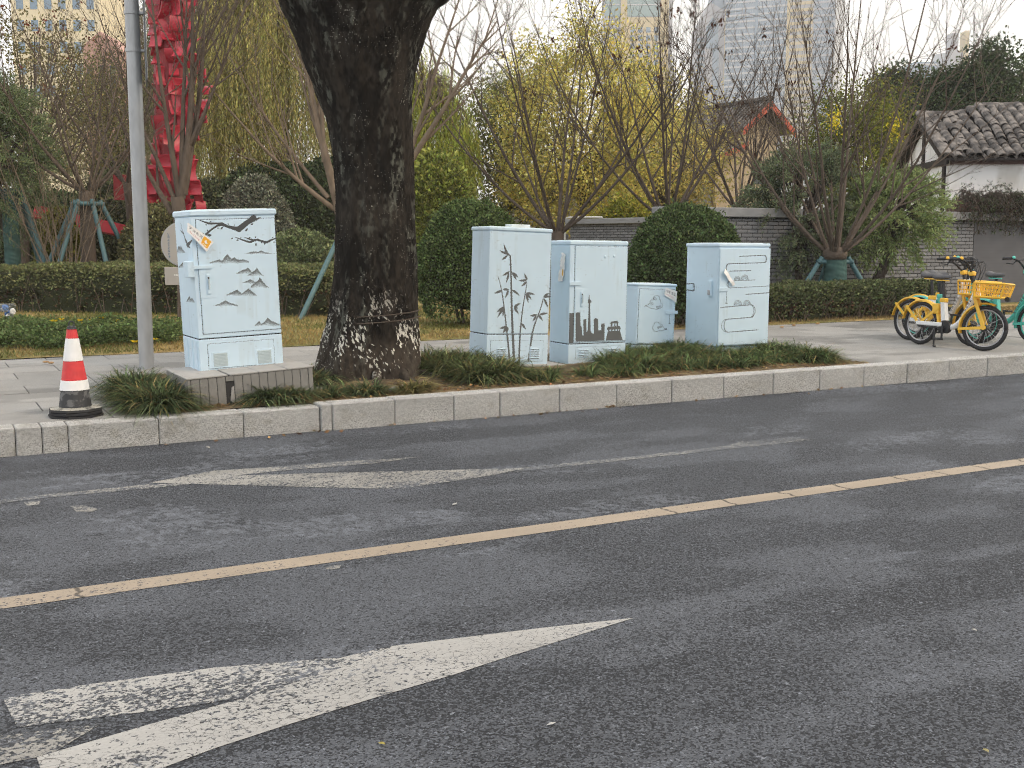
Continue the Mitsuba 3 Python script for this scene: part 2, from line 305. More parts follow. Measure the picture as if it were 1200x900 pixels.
scene['tower_frame'] = princ((0.52, 0.54, 0.56), 0.6, 0.4); scene['tower_sunlit_cream'] = princ((0.62, 0.50, 0.27), 0.7, 0.3); scene['tower_grey'] = princ((0.42, 0.43, 0.46), 0.7, 0.3)  # cream is warm cladding with the sunlight on it mixed into the colour
scene['bike_yellow'] = princ((0.78, 0.47, 0.05), 0.38, 0.5); scene['bike_white'] = princ((0.72, 0.73, 0.72), 0.35, 0.5); scene['bike_teal'] = princ((0.10, 0.50, 0.42), 0.38, 0.5)
scene['bike_black'] = princ((0.018, 0.018, 0.02), 0.45, 0.45); scene['saddle_grey'] = princ((0.085, 0.085, 0.09), 0.45, 0.45); scene['chrome'] = princ((0.45, 0.45, 0.46), 0.3, 0.6, metallic=0.8)
scene['vine'] = leafmat(0.2, 0.7)
scene['clear_plastic'] = {'type': 'thindielectric', 'int_ior': 1.45}
scene['plastic_blue'] = princ((0.03, 0.12, 0.35), 0.4, 0.5)

# ------------------------------------------------------------------ haze, ground, road, kerb, pavement
scene['haze'] = {'type': 'cube', 'to_world': T().translate([330, 330, 129]).scale([430, 430, 131]), 'bsdf': {'type': 'null'}, 'interior': {'type': 'ref', 'id': 'hazy_air'}}
labels['haze'] = {'kind': 'stuff', 'label': 'pale haze in the air between the street and the far towers', 'category': 'haze'}
ZK = 0.205
put('ground', flat(sbox(-94, -94, 754, 754), -0.06), 'ground_mat'); struct('ground')
put('road', flat(sbox(-60, -25, 140, 8.80), 0.0), 'asphalt'); struct('road')
def gpoly(pts): return Polygon([at(x, y, 0.0)[:2] for x, y in pts]).buffer(0)
new_arrow = gpoly([(43, 888), (180, 848), (310, 812), (400, 783), (460, 757.5), (530, 749), (633, 736.5), (743, 724.5), (577, 776), (532, 791), (450, 815), (330, 852), (250, 878), (160, 912), (60, 940)])
old_arrow = gpoly([(3, 818), (100, 803), (250, 783), (400, 771), (460, 757.5), (470, 765), (310, 815), (200, 831), (20, 853)]).difference(new_arrow.buffer(0.002))
low_left = gpoly([(-40, 868), (40, 858), (120, 848), (60, 884), (43, 888), (-40, 905)]).difference(new_arrow.buffer(0.002))
put('arrow_marking', flat(new_arrow, 0.002), 'paint_white', 'road'); put('arrow_marking', flat(old_arrow, 0.002), 'paint_white_worn', 'road'); put('arrow_marking', flat(low_left, 0.002), 'paint_faint', 'road')
fa = gpoly([(175, 566), (250, 552), (340, 546), (400, 541), (500, 535), (440, 543), (340, 551), (270, 558), (330, 556), (400, 554), (570, 550), (625, 548), (560, 560), (470, 573), (400, 572), (250, 568)])
put('arrow_marking', flat(fa, 0.002), 'paint_faded', 'road')
fl = gpoly([(625, 547), (760, 533), (850, 523), (870, 517), (935, 512), (950, 516), (850, 527), (700, 543), (600, 554)])
put('faded_marking', flat(fl, 0.002), 'paint_faint', 'road')
put('faded_marking', flat(gpoly([(-30, 590), (60, 579), (175, 568), (240, 566), (180, 572), (60, 583), (-30, 594)]), 0.002), 'paint_faint', 'road')
for q in ([(82, 594), (98, 592), (115, 597), (108, 600), (90, 600)], [(28, 589), (48, 587), (45, 592), (32, 593)], [(378, 665), (400, 662), (398, 667), (385, 668)]):
    put('paint_patch', flat(gpoly(q), 0.002), 'paint_faded', 'road')
put('yellow_line', flat(sbox(-30, 5.065, 90, 5.225), 0.002), 'paint_yellow', 'road')

rng = np.random.default_rng(5)
joints = [-0.8, -0.14, 0.28, 0.58, 0.76, 0.94, 1.6, 2.26, 2.9, 3.0, 3.56, 4.12, 4.58, 5.2, 5.83, 6.48, 7.12, 7.77, 8.41, 9.05, 9.71, 10.38, 11.03, 11.68]
while joints[-1] < 34: joints.append(joints[-1] + 0.65)
while joints[0] > -12: joints.insert(0, joints[0] - 0.65)
labels['kerb'] = {'kind': 'structure'}
for i, (a, b) in enumerate(zip(joints, joints[1:])):
    ry = rng.normal(0, 0.003); rz = rng.normal(0, 0.0025) + (0.018 if a >= 2.89 else 0)
    yo = (-0.018 if a >= 2.89 else 0.0) + ry
    put('stone', bbox(a + 0.003, b - 0.003, 8.78 + yo, 9.0 + yo, -0.05, ZK + rz, 0.008), f'granite_{i % 3}', 'kerb')
put('joint_filler', bbox(-12, 34, 8.80, 8.99, -0.05, ZK - 0.012), 'mortar', 'kerb')

# pavement: a base with separate slabs on it, where the photo lets them be told apart
PX0, PX1, PY0, PY1 = -12.0, 40.0, 9.005, 14.1
SX0, SX1, SY1 = 1.78, 9.45, 11.75                        # planted strip
base = sbox(PX0, PY0, PX1, PY1).difference(sbox(SX0, PY0 - 1, SX1, SY1))
put('pavement', mikit.ply(MB().tm(trimesh.creation.extrude_polygon(base, 0.235)).mesh().apply_translation([0, 0, -0.05]), 'mortar'), 'mortar'); struct('pavement')
n = 0
def slabs(x0, x1, y0, y1, sx, sy, gap=0.004):
    ys = np.arange(y0, y1 - 0.05, sy)
    for r_, yy in enumerate(ys):
        xs = np.arange(x0 - (sx / 2 if r_ % 2 else 0), x1, sx)
        for xx in xs:
            p = sbox(max(xx, x0) + gap, yy + gap, min(xx + sx, x1) - gap, min(yy + sy, y1) - gap)
            if p.is_empty or p.bounds[2] - p.bounds[0] < 0.06 or p.bounds[0] > p.bounds[2]: continue
            yield p
allslabs = list(slabs(-3.2, 1.5, PY0, PY1, 0.9, 0.6)) + list(slabs(1.5, SX0, PY0, SY1, 0.5, 0.6)) + list(slabs(1.5, 14, SY1, PY1, 0.9, 0.6)) + list(slabs(SX1, 14, PY0, SY1, 0.9, 0.6))
for i, p in enumerate(allslabs):
    x0, y0, x1, y1 = p.bounds
    put('slab', bbox(x0, x1, y0, y1, 0.15, ZK + rng.normal(0, 0.0012), 0.004), f'slab_{rng.integers(3)}', 'pavement')
far = MB()
for xx0, xx1 in ((-12, -3.2), (14, 40)):
    for p in slabs(xx0, xx1, PY0, PY1, 0.9, 0.6): x0, y0, x1, y1 = p.bounds; far.tm(bbox(x0, x1, y0, y1, 0.15, ZK, 0.0))
k = put('far_paving', far, 'slab_1', 'pavement'); labels[k] = {'kind': 'stuff'}
# brick edging strip along the back of the pavement (soldier course), right-hand part
ed = MB()
for xx in np.arange(8.0, 26, 0.11): ed.tm(bbox(xx + 0.004, xx + 0.106, 13.62, 13.84, 0.15, ZK + 0.004, 0.003))
k = put('edging_bricks', ed, 'slab_0', 'pavement'); labels[k] = {'kind': 'stuff'}


def heightfield(x0, x1, y0, y1, nx, ny, fn):
    X, Y = np.meshgrid(np.linspace(x0, x1, nx), np.linspace(y0, y1, ny), indexing='ij'); Z = fn(X, Y)
    v = np.stack([X, Y, Z], -1).reshape(-1, 3); i, j = np.meshgrid(np.arange(nx - 1), np.arange(ny - 1), indexing='ij'); q = (i * ny + j).ravel()
    return trimesh.Trimesh(v, np.vstack([np.stack([q, q + ny, q + ny + 1], 1), np.stack([q, q + ny + 1, q + 1], 1)]), process=False)
def nz(X, Y, s, k=0.0): return meshkit.fbm(np.stack([X * s + k, Y * s, X * 0 + k], -1).reshape(-1, 3)).reshape(X.shape)
def soil_z(X, Y): return ZK - 0.012 + 0.03 * nz(X, Y, 2.5) + 0.05 * np.exp(-((X - 4.1) ** 2 + (Y - 10.3) ** 2) / 0.5)
put('soil', heightfield(SX0, SX1, 9.0, SY1, 200, 70, soil_z), 'soil_earth', smooth=True); struct('soil')
def lawn_z(X, Y): return 0.20 + 0.05 * np.clip(Y - 14.1, 0, 1) + 0.02 * nz(X, Y, 0.8)
put('lawn', heightfield(-25, 60, 14.1, 75, 160, 130, lawn_z), 'lawn_earth', smooth=True); struct('lawn')


# ------------------------------------------------------------------ street cabinets
def rot(lean, yaw=0.0, tilt=0.0):
    l, y = math.radians(lean), math.radians(yaw)
    A = np.array([[math.cos(l), 0, math.sin(l)], [0, 1, 0], [-math.sin(l), 0, math.cos(l)]])
    Z = np.array([[math.cos(y), -math.sin(y), 0], [math.sin(y), math.cos(y), 0], [0, 0, 1]])
    return Z @ A
class Block:
    """a box-shaped thing in its own axes: u along the street, v to the back, w up"""
    def __init__(s, o, lean, yaw, W, D): s.o, s.M, s.W, s.D = np.array(o, float), rot(lean, yaw), W, D; s.to = frame_T(s.M, s.o)
    def front(s, x, y, v=0.0):
        d = ray(x, y); n = s.M[:, 1]; P = s.o + n * v
        q = s.M.T @ (O + d * (n @ (P - O)) / (n @ d) - s.o); return q[0], q[2]
    def left(s, x, y):
        d = ray(x, y); n = s.M[:, 0]; q = s.M.T @ (O + d * (n @ (s.o - O)) / (n @ d) - s.o); return q[1], q[2]
def sheet_front(poly, v, t=0.0015):
    mb = MB()
    for p in (poly.geoms if hasattr(poly, 'geoms') else [poly]):
        if p.is_empty or p.geom_type != 'Polygon' or p.area < 1e-7: continue
        m = trimesh.creation.extrude_polygon(p, t, engine='earcut'); q = m.vertices
        mb.add(np.column_stack([q[:, 0], v - q[:, 2], q[:, 1]]), m.faces)
    return mb
def sheet_left(poly, t=0.0015):
    m = MB()
    for p in (poly.geoms if hasattr(poly, 'geoms') else [poly]):
        if p.is_empty or p.geom_type != 'Polygon' or p.area < 1e-7: continue
        e = trimesh.creation.extrude_polygon(p, t, engine='earcut'); q = e.vertices
        m.add(np.column_stack([-q[:, 2], q[:, 0], q[:, 1]]), e.faces[:, ::-1])
    return m
def zoomed(ox, oy, s, pts): return [(ox + x / s, oy + y / s) for x, y in pts]
def line(pts, w): return LineString(pts).buffer(w / 2, cap_style=2 if w > 0.008 else 1, join_style=1)
def taper(pts, ws):
    parts = []
    for (a, b, wa, wb) in zip(pts, pts[1:], ws, ws[1:]):
        a, b = np.array(a), np.array(b); n = unit(np.array([-(b - a)[1], (b - a)[0]]))
        parts += [Polygon([a + n * wa / 2, b + n * wb / 2, b - n * wb / 2, a - n * wa / 2]).buffer(0), Point(b).buffer(wb / 2, 8)]
    return unary_union(parts)
def leafshape(a, b, w):
    a, b = np.array(a, float), np.array(b, float); d = b - a; n = np.array([-d[1], d[0]]) / (np.linalg.norm(d) + 1e-9)
    t = np.linspace(0, 1, 9); k = np.sin(np.pi * t ** 0.8) * w / 2; c = a + d * t[:, None] + n * (0.18 * np.linalg.norm(d) * t * (1 - t))[:, None]
    return Polygon(np.vstack([c + n * k[:, None], (c - n * k[:, None])[::-1]])).buffer(0)


def cabinet(label, o, lean, yaw, W, D, seam, H, paint, lid_over=0.012, lid_t=0.05, inset=0.0, door=(0.0, 1.0), pitch_lid=0.006):
    c = Block(o, lean, yaw, W, D)
    t = c.key = thing('street_cabinet', label, 'utility cabinet', 'pale blue painted street cabinets by the kerb')
    del labels[t]['group']
    i = inset
    put('base', bbox(i, W - i, i * 1.2, D - i, -0.12, seam - 0.006, 0.004), paint, t, to=c.to)
    put('seam', bbox(i + 0.008, W - i - 0.008, i * 1.2 + 0.008, D - i - 0.008, seam - 0.02, seam + 0.02), 'seam_dark', t, to=c.to)
    put('body', bbox(0, W, 0, D, seam + 0.003, H, 0.006), paint, t, to=c.to)
    lo = lid_over
    lm = bbox(-lo, W + lo, -lo, D + lo, H, H + lid_t, 0.012)
    v = lm.vertices.copy(); up = v[:, 2] > H + lid_t * 0.6                      # a lid that falls a little to all sides
    v[up, 2] += pitch_lid * 0; lm.vertices = v
    put('lid', lm, paint, t, to=c.to)
    tp = bbox(0.05, W - 0.05, 0.05, D - 0.05, H + lid_t - 0.002, H + lid_t + pitch_lid, 0.005)
    put('lid_top', tp, 'cabinet_top', t, to=c.to)
    return c
def door_panel(c, u0, u1, w0, w1, paint, proud=0.009):
    put('door_gap', bbox(u0 - 0.004, u1 + 0.004, -0.0015, 0.01, w0 - 0.004, w1 + 0.004), 'seam_dark', c.key, to=c.to)
    d = put('door', bbox(u0, u1, -proud, 0.006, w0, w1, 0.004), paint, c.key, to=c.to)
    return d
def lock_handle(c, door, u, w, v, paint, h=0.09):
    k = put('handle', bbox(u - 0.018, u + 0.018, v - 0.012, v, w - h, w + h, 0.004), paint, door, to=c.to)
    put('handle', tubem([(u, v - 0.022, w - h * 0.45), (u, v - 0.022, w + h * 0.5)], 0.008, 8), 'grille', door, to=c.to)
    for q in (0.62, 0.2): put('keyhole', bbox(u - 0.007, u + 0.007, v - 0.0145, v - 0.0105, w + h * q - 0.008, w + h * q + 0.008), 'seam_dark', door, to=c.to)
def hasp(c, w, u0, u1, paint, v=-0.01, side=0.10, h=0.028):
    put('hasp', bbox(u0, u1, v - 0.012, v, w - h / 2, w + h / 2, 0.003), paint, c.key, to=c.to)
def vent(c, parent, u, w, W_, H_, v, paint, ns=6):
    k = put('vent', bbox(u - W_ / 2, u + W_ / 2, v - 0.005, v, w - H_ / 2, w + H_ / 2, 0.002), paint, parent, to=c.to)
    if parent == c.key:
        for j in range(ns):
            z = w - H_ * 0.40 + H_ * 0.80 * (j + 0.5) / ns; e = H_ * 0.8 / ns
            m = trimesh.convex.convex_hull(np.array([[a, b, q] for a in (u - W_ * 0.42, u + W_ * 0.42) for b, q in ((v - 0.0045, z + e * 0.35), (v - 0.0045, z - e * 0.1), (v - 0.016, z - e * 0.24), (v - 0.0045, z - e * 0.24))]))
            put('slat', m, paint, k, to=c.to)
            put('opening', bbox(u - W_ * 0.41, u + W_ * 0.41, v - 0.0062, v - 0.004, z - e * 0.62, z - e * 0.26), 'seam_dark', k, to=c.to)
def panel_outline(c, u0, u1, w0, w1, v, paint):
    put('panel_gap', bbox(u0 - 0.003, u1 + 0.003, v - 0.0008, v + 0.004, w0 - 0.003, w1 + 0.003), 'seam_dark', c.key, to=c.to)
    put('access_panel', bbox(u0, u1, v - 0.005, v + 0.003, w0, w1, 0.002), paint, c.key, to=c.to)


# --- left cabinet on its tiled plinth
PL = Block((1.935, 9.262, 0.2), -2.6, 0.6, 1.08, 0.80)
pk = thing('plinth', 'low grey tiled plinth with one broken tile under the leaning cabinet', 'plinth')
put('core', bbox(0.012, 1.068, 0.012, 0.788, -0.15, 0.228), 'mortar', pk, to=PL.to)
u = 0.0; i = 0
hole = 5
while u < 1.05:
    w_ = 0.072 if i else 0.03
    if i != hole:
        put('tile', bbox(u + 0.002, min(u + w_, 1.08) - 0.002, 0.0 + rng.uniform(-0.0015, 0.0015), 0.011, -0.12, 0.226, 0.003), 'plinth_tile', pk, to=PL.to)
    else:
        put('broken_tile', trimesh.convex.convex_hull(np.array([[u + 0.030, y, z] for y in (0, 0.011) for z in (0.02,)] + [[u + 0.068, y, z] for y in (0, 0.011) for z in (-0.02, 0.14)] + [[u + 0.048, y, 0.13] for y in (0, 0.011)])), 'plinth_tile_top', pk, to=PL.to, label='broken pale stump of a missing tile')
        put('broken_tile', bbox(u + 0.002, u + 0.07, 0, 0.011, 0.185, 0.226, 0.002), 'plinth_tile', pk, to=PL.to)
    u += w_; i += 1
v_ = 0.012; i = 0
while v_ < 0.78:
    put('side_tile', bbox(0.0, 0.011, v_ + 0.002, min(v_ + 0.072, 0.8) - 0.002, -0.12, 0.226, 0.003), 'plinth_tile', pk, to=PL.to)
    put('side_tile', bbox(1.069, 1.08, v_ + 0.002, min(v_ + 0.072, 0.8) - 0.002, -0.12, 0.226, 0.003), 'plinth_tile', pk, to=PL.to); v_ += 0.072
u = 0.0
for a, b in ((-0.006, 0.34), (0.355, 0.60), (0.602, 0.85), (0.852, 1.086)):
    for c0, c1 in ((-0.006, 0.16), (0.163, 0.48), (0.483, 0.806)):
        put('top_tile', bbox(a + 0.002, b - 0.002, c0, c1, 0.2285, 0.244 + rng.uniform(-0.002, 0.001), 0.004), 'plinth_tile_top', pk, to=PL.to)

LC = cabinet('tall cabinet with ink mountains and blossom twigs, leaning left on a tiled plinth', (2.131, 9.671, 0.445), -1.92, 1.6, 0.74, 0.558, 0.283, 1.329, 'cabinet_paint_0', lid_over=0.014, lid_t=0.055)
ZL = lambda pts: [LC.front(190 + x / 7.5, 235 + y / 7.5) for x, y in pts]
ZL3 = lambda pts: [LC.front(190 + x / 6.0, 345 + y / 6.0) for x, y in pts]
dr_ = door_panel(LC, 0.045, 0.733, 0.325, 1.30, 'cabinet_paint_0')
hu, hw = ZL([(405, 735)])[0]
put('handle_plate', bbox(hu - 0.075, hu + 0.06, -0.0125, -0.008, hw - 0.12, hw + 0.13, 0.003), 'cabinet_paint_0', dr_, to=LC.to)
lock_handle(LC, dr_, hu, hw, -0.012, 'cabinet_paint_0', 0.085)
a, w_ = ZL([(255, 590)])[0]; b, _ = ZL([(435, 590)])[0]
put('hasp', bbox(-0.02, b, -0.024, -0.010, w_ - 0.016, w_ + 0.016, 0.003), 'cabinet_paint_0', LC.key, to=LC.to)
hm = bbox(-0.06, 0.0, -0.03, 0.11, w_ - 0.085, w_ + 0.055, 0.006); hm.vertices[:, 1] -= 0
put('lock_cover', hm, 'cabinet_paint_0', LC.key, to=LC.to)
panel_outline(LC, 0.075, 0.66, 0.02, 0.235, 0.0, 'cabinet_paint_0')
for q in (410, 718):
    uu, ww = ZL3([(q, 458 if q < 500 else 437)])[0]
    put('vent_frame', bbox(uu - 0.078, uu + 0.078, -0.0085, -0.003, ww - 0.072, ww + 0.072, 0.002), 'cabinet_paint_0', LC.key, to=LC.to)
    vk = put('vent', bbox(uu - 0.062, uu + 0.062, -0.011, -0.006, ww - 0.058, ww + 0.058, 0.001), 'grille', LC.key, to=LC.to)
    for j in range(9):
        z = ww - 0.05 + 0.0125 * j; put('slat', bbox(uu - 0.058, uu + 0.058, -0.016, -0.0108, z - 0.0035, z + 0.0035, 0.001), 'grille', vk, to=LC.to)
for j in range(3): put('rib', bbox(-0.006, 0.002, 0.06 + 0.16 * j, 0.09 + 0.16 * j, -0.005, 0.265, 0.002), 'cabinet_paint_0', LC.key, to=LC.to)
VF = -0.0095
def range_of_hills(Zf, ridge, foot_y, v=VF, left=False):
    """ridge: zoom points left to right, foot at foot_y; a thin printed sheet with uv.y running from the ridge to the foot"""
    r = np.array(ridge, float); xs = np.linspace(r[0, 0], r[-1, 0], 60); ys = np.interp(xs, r[:, 0], r[:, 1]); rr = np.random.default_rng(int(r[0, 0] * 7 + foot_y))
    ys = ys + rr.normal(0, 1.0, 60); foot = foot_y + 3 * np.sin(xs * 0.05) + rr.normal(0, 1, 60)
    foot = np.maximum(foot, ys + 1)
    V, UV = [], []
    for x, y0, y1 in zip(xs, ys, foot):
        for q in (0, 0.5, 1):
            p = Zf([(x, y0 + (y1 - y0) * q)])[0]
            V.append((-0.0012, p[0], p[1]) if left else (p[0], v, p[1])); UV.append((0, q))
    f = []
    for i in range(59):
        for q in (0, 1): a = i * 3 + q; f += [(a, a + 1, a + 4), (a, a + 4, a + 3)]
    return np.array(V), np.array(f), np.array(UV)
hills = [([(412, 545), (470, 527), (500, 518), (525, 530), (545, 500), (570, 470), (590, 495), (607, 515), (630, 496), (655, 518), (690, 522), (705, 516), (760, 534)], 551),
         ([(650, 640), (700, 612), (730, 604), (752, 590), (772, 612), (785, 634)], 644), ([(748, 656), (790, 628), (815, 612), (830, 590), (850, 620), (870, 645), (890, 662)], 662),
         ([(700, 722), (745, 705), (775, 690), (812, 714)], 727), ([(775, 755), (810, 720), (838, 705), (856, 672), (880, 708), (905, 740), (935, 764)], 766),
         ([(560, 832), (620, 800), (655, 783), (690, 812), (700, 825)], 836), ([(695, 822), (730, 792), (757, 772), (790, 800), (830, 832)], 838),
         ([(720, 468), (780, 452), (815, 447), (840, 452), (868, 437), (900, 455), (990, 466)], 469)]
spray = MB(); uvs = []
for r_, fy in hills: v, f, w = range_of_hills(ZL, r_, fy); spray.add(v, f); uvs.append(w)
for r_, fy in (([(355, 80), (400, 66), (445, 42), (470, 58), (530, 76)], 81), ([(650, 222), (668, 196), (680, 186), (695, 208), (715, 195), (740, 162), (765, 185), (790, 195), (832, 216)], 220)):
    v, f, w = range_of_hills(ZL3, r_, fy); spray.add(v, f); uvs.append(w)
LL = lambda pts: [LC.left(190 + x / 7.5, 235 + y / 7.5) for x, y in pts]
for r_, fy in (([(133, 445), (142, 410), (152, 396), (160, 415), (166, 393), (176, 425), (207, 460)], 462), ([(146, 585), (165, 560), (186, 542)], 590), ([(212, 890), (228, 860), (240, 838), (252, 870), (262, 852), (285, 893)], 895)):
    v, f, w = range_of_hills(LL, r_, fy, left=True); spray.add(v, f); uvs.append(w)
scene[f'{LC.key}__mountain_mural'] = mikit.ply(spray.mesh(), 'mural_spray', False, uv=np.vstack(uvs), to_world=LC.to)
twig = [taper(ZL([(318, 168), (360, 186), (412, 202), (500, 200), (520, 208)]), [0.006, 0.01, 0.018, 0.012, 0.022]), taper(ZL([(378, 302), (430, 255), (480, 222), (520, 206), (570, 228), (640, 246), (672, 252)]), [0.02, 0.014, 0.018, 0.03, 0.022, 0.034, 0.05]),
        taper(ZL([(672, 252), (730, 205), (775, 170), (800, 153)]), [0.05, 0.045, 0.038, 0.05]), taper(ZL([(740, 207), (800, 178), (855, 152)]), [0.02, 0.018, 0.012]),
        taper(ZL([(640, 322), (700, 345), (765, 366), (830, 345), (915, 368), (960, 345), (1003, 330)]), [0.005, 0.011, 0.018, 0.014, 0.02, 0.014, 0.01]), taper(ZL([(718, 322), (765, 340), (800, 345), (845, 342)]), [0.004, 0.012, 0.01, 0.012])]
for x, y, q in ((490, 243, .006), (522, 242, .010), (578, 208, .006), (634, 215, .005), (738, 258, .011), (787, 208, .009), (830, 168, .008), (385, 212, .005), (395, 262, .006), (358, 292, .007), (412, 305, .014), (612, 334, .007), (660, 348, .007), (765, 328, .008), (822, 388, .010), (872, 365, .008), (898, 380, .008), (980, 365, .006), (818, 322, .006), (970, 325, .005), (690, 326, .005), (425, 182, .005)):
    p = Point(ZL([(x, y)])[0]); twig.append(affinity.rotate(affinity.scale(p.buffer(q, 6), 1.3, 0.75), (x * 7) % 90))
put('blossom_twig_mural', sheet_front(unary_union(twig), VF, 0.0012), 'mural_ink', LC.key, to=LC.to)
lt = unary_union([taper(LL([(160, 262), (188, 288), (205, 345), (225, 395), (245, 370), (262, 350)]), [0.006, 0.012, 0.02, 0.04, 0.025, 0.01]), taper(LL([(225, 395), (245, 412)]), [0.03, 0.008]), taper(LL([(165, 200), (172, 245), (190, 290)]), [0.004, 0.004, 0.008])])
put('side_twig_mural', sheet_left(lt.buffer(0), 0.0012), 'mural_ink', LC.key, to=LC.to)

# --- four cabinets to the right of the tree
BC = cabinet('tall pale blue cabinet with a grey bamboo mural next to the big tree', (5.379, 10.624, 0.25), 2.0, 0.1, 0.764, 0.422, 0.328, 1.436, 'cabinet_paint_1', lid_t=0.045)
ZB = lambda pts: [BC.front(540 + x / 4.867, 255 + y / 4.867) for x, y in pts]
put('cap', bbox(0.32, 0.56, 0.12, 0.26, 1.48, 1.52, 0.006), 'cabinet_top', BC.key, to=BC.to)
(u0, w1), (u1, w0) = ZB([(170, 702), (465, 835)]); panel_outline(BC, u0, u1, 0.03, w1, 0.0, 'cabinet_paint_1')
for q in (233, 420):
    uu, ww = ZB([(q, 772)])[0]; vent(BC, BC.key, uu, ww, 0.135, 0.15, -0.004, 'cabinet_paint_1', 6)
def culm(pts, w0, w1, nodes):
    p = smoothpath(ZB(pts), 14); g = [taper(p, np.linspace(w0, w1, 14))]
    for q in nodes: i = int(q * 13); d = unit(p[min(i + 1, 13)] - p[max(i - 1, 0)]); nn = np.array([-d[1], d[0]]); ww = (w0 + (w1 - w0) * q) * 0.72; g.append(LineString([p[i] - nn * ww, p[i] + nn * ww]).buffer(0.004))
    return unary_union(g)
bam = [culm([(303, 835), (297, 700), (290, 500), (287, 360), (282, 218)], 0.030, 0.016, (.2, .38, .52, .68, .99)), culm([(278, 835), (265, 680), (250, 540), (235, 430), (212, 335)], 0.022, 0.006, (.15, .35, .5, .7)),
       culm([(332, 835), (335, 700), (348, 560), (362, 460), (378, 370)], 0.020, 0.008, (.2, .4, .6)), culm([(382, 835), (395, 740), (412, 640), (440, 560), (470, 462)], 0.024, 0.010, (.2, .42, .65))]
lv = [((270, 215), (245, 148)), ((272, 208), (222, 187)), ((268, 212), (230, 242)), ((282, 218), (250, 190)), ((278, 305), (235, 332)), ((274, 310), (256, 375)), ((290, 310), (318, 360)), ((290, 312), (328, 342)), ((238, 412), (186, 432)), ((240, 410), (276, 412)), ((272, 410), (252, 458)), ((292, 412), (336, 448)),
      ((380, 355), (362, 318)), ((378, 355), (328, 358)), ((376, 362), (345, 392)), ((370, 432), (424, 440)), ((372, 434), (404, 470)), ((370, 436), (384, 486)), ((240, 508), (203, 540)), ((240, 510), (206, 572)), ((242, 506), (238, 565)), ((302, 512), (342, 488)), ((302, 514), (330, 552)), ((304, 506), (325, 520)),
      ((340, 600), (372, 640)), ((470, 455), (506, 430)), ((472, 455), (512, 450)), ((472, 460), (496, 515)), ((474, 462), (490, 505)), ((435, 552), (393, 560)), ((432, 556), (408, 592)), ((440, 556), (468, 590)), ((446, 556), (500, 545)), ((258, 620), (220, 632)), ((258, 622), (238, 662)), ((262, 622), (268, 650))]
for a, b in lv: pa, pb = ZB([a, b]); bam.append(leafshape(pa, pb, 0.026))
bam = unary_union(bam)
cut = sbox(-1, 0.322, 2, 0.336); up_, lo_ = bam.intersection(sbox(-0.0, 0.336, 0.764, 3)), bam.intersection(sbox(0.0, 0.028, 0.764, 0.322))
put('bamboo_mural', sheet_front(up_, -0.0004), 'mural_grey', BC.key, to=BC.to); put('bamboo_mural', sheet_front(lo_.difference(sbox(-1, -1, 0.0, 0)), -0.0056), 'mural_grey', BC.key, to=BC.to)
put('pad', bbox(-0.10, 0.95, -0.10, 0.55, -0.12, -0.004, 0.01), 'concrete', BC.key, to=BC.to, label='rough concrete pad')

SC = cabinet('pale blue cabinet with a dark skyline and gate tower mural', (6.416, 10.631, 0.222), 0.75, 0.4, 0.773, 0.42, 0.205, 1.307, 'cabinet_paint_2', lid_t=0.052, lid_over=0.008)
ZS = lambda pts: [SC.front(540 + x / 4.867, 255 + y / 4.867) for x, y in pts]
u0 = ZS([(650, 300)])[0][0]
dr_ = door_panel(SC, u0, 0.768, 0.225, 1.298, 'cabinet_paint_2')
hu, hw = ZS([(686, 465)])[0]
put('handle_plate', bbox(hu - 0.085, hu + 0.085, -0.0125, -0.008, hw - 0.14, hw + 0.12, 0.003), 'cabinet_paint_2', dr_, to=SC.to)
lock_handle(SC, dr_, hu, hw, -0.012, 'cabinet_paint_2', 0.085)
a, w_ = ZS([(620, 376)])[0]; b, _ = ZS([(682, 376)])[0]
put('hasp', bbox(-0.01, b, -0.024, -0.009, w_ - 0.022, w_ + 0.022, 0.003), 'cabinet_paint_2', SC.key, to=SC.to)
for x, y in ((820, 222), (873, 220)):
    a, b = ZS([(x, y)])[0]; q = trimesh.creation.icosphere(2, 0.016); q.apply_scale((1, 0.6, 1)); q.apply_translation((a, -0.011, b)); put('rivet', q, 'cabinet_paint_2', dr_, smooth=True, to=SC.to)
sk = [Polygon(ZS(p)).buffer(0) for p in ([(652, 708), (652, 542), (678, 540), (680, 618), (687, 620), (690, 672), (697, 672), (696, 580), (712, 578), (714, 655), (722, 640), (727, 490), (716, 482), (716, 474), (726, 466), (728, 440), (731, 440), (732, 466), (742, 474), (741, 482), (734, 490), (738, 645), (745, 660), (757, 662), (756, 580), (766, 572), (780, 580), (781, 642), (798, 642), (798, 606), (818, 602), (816, 704)],
                                         [(824, 702), (836, 648), (905, 644), (920, 698)], [(830, 632), (838, 622), (902, 618), (910, 630), (908, 636), (832, 640)], [(846, 604), (856, 592), (890, 588), (898, 602)])]
sk.append(unary_union([sbox(*a, *b) for a, b in [(ZS([(852, 620)])[0], ZS([(862, 602)])[0]), (ZS([(872, 620)])[0], ZS([(878, 600)])[0]), (ZS([(886, 620)])[0], ZS([(894, 600)])[0]), (ZS([(838, 650)])[0], ZS([(846, 634)])[0]), (ZS([(856, 650)])[0], ZS([(862, 634)])[0]), (ZS([(872, 650)])[0], ZS([(878, 634)])[0]), (ZS([(888, 650)])[0], ZS([(893, 634)])[0]), (ZS([(900, 650)])[0], ZS([(906, 630)])[0])]]))
put('skyline_mural', sheet_front(unary_union(sk).intersection(sbox(u0 + 0.006, 0.232, 0.76, 3)), VF), 'mural_grey', SC.key, to=SC.to)
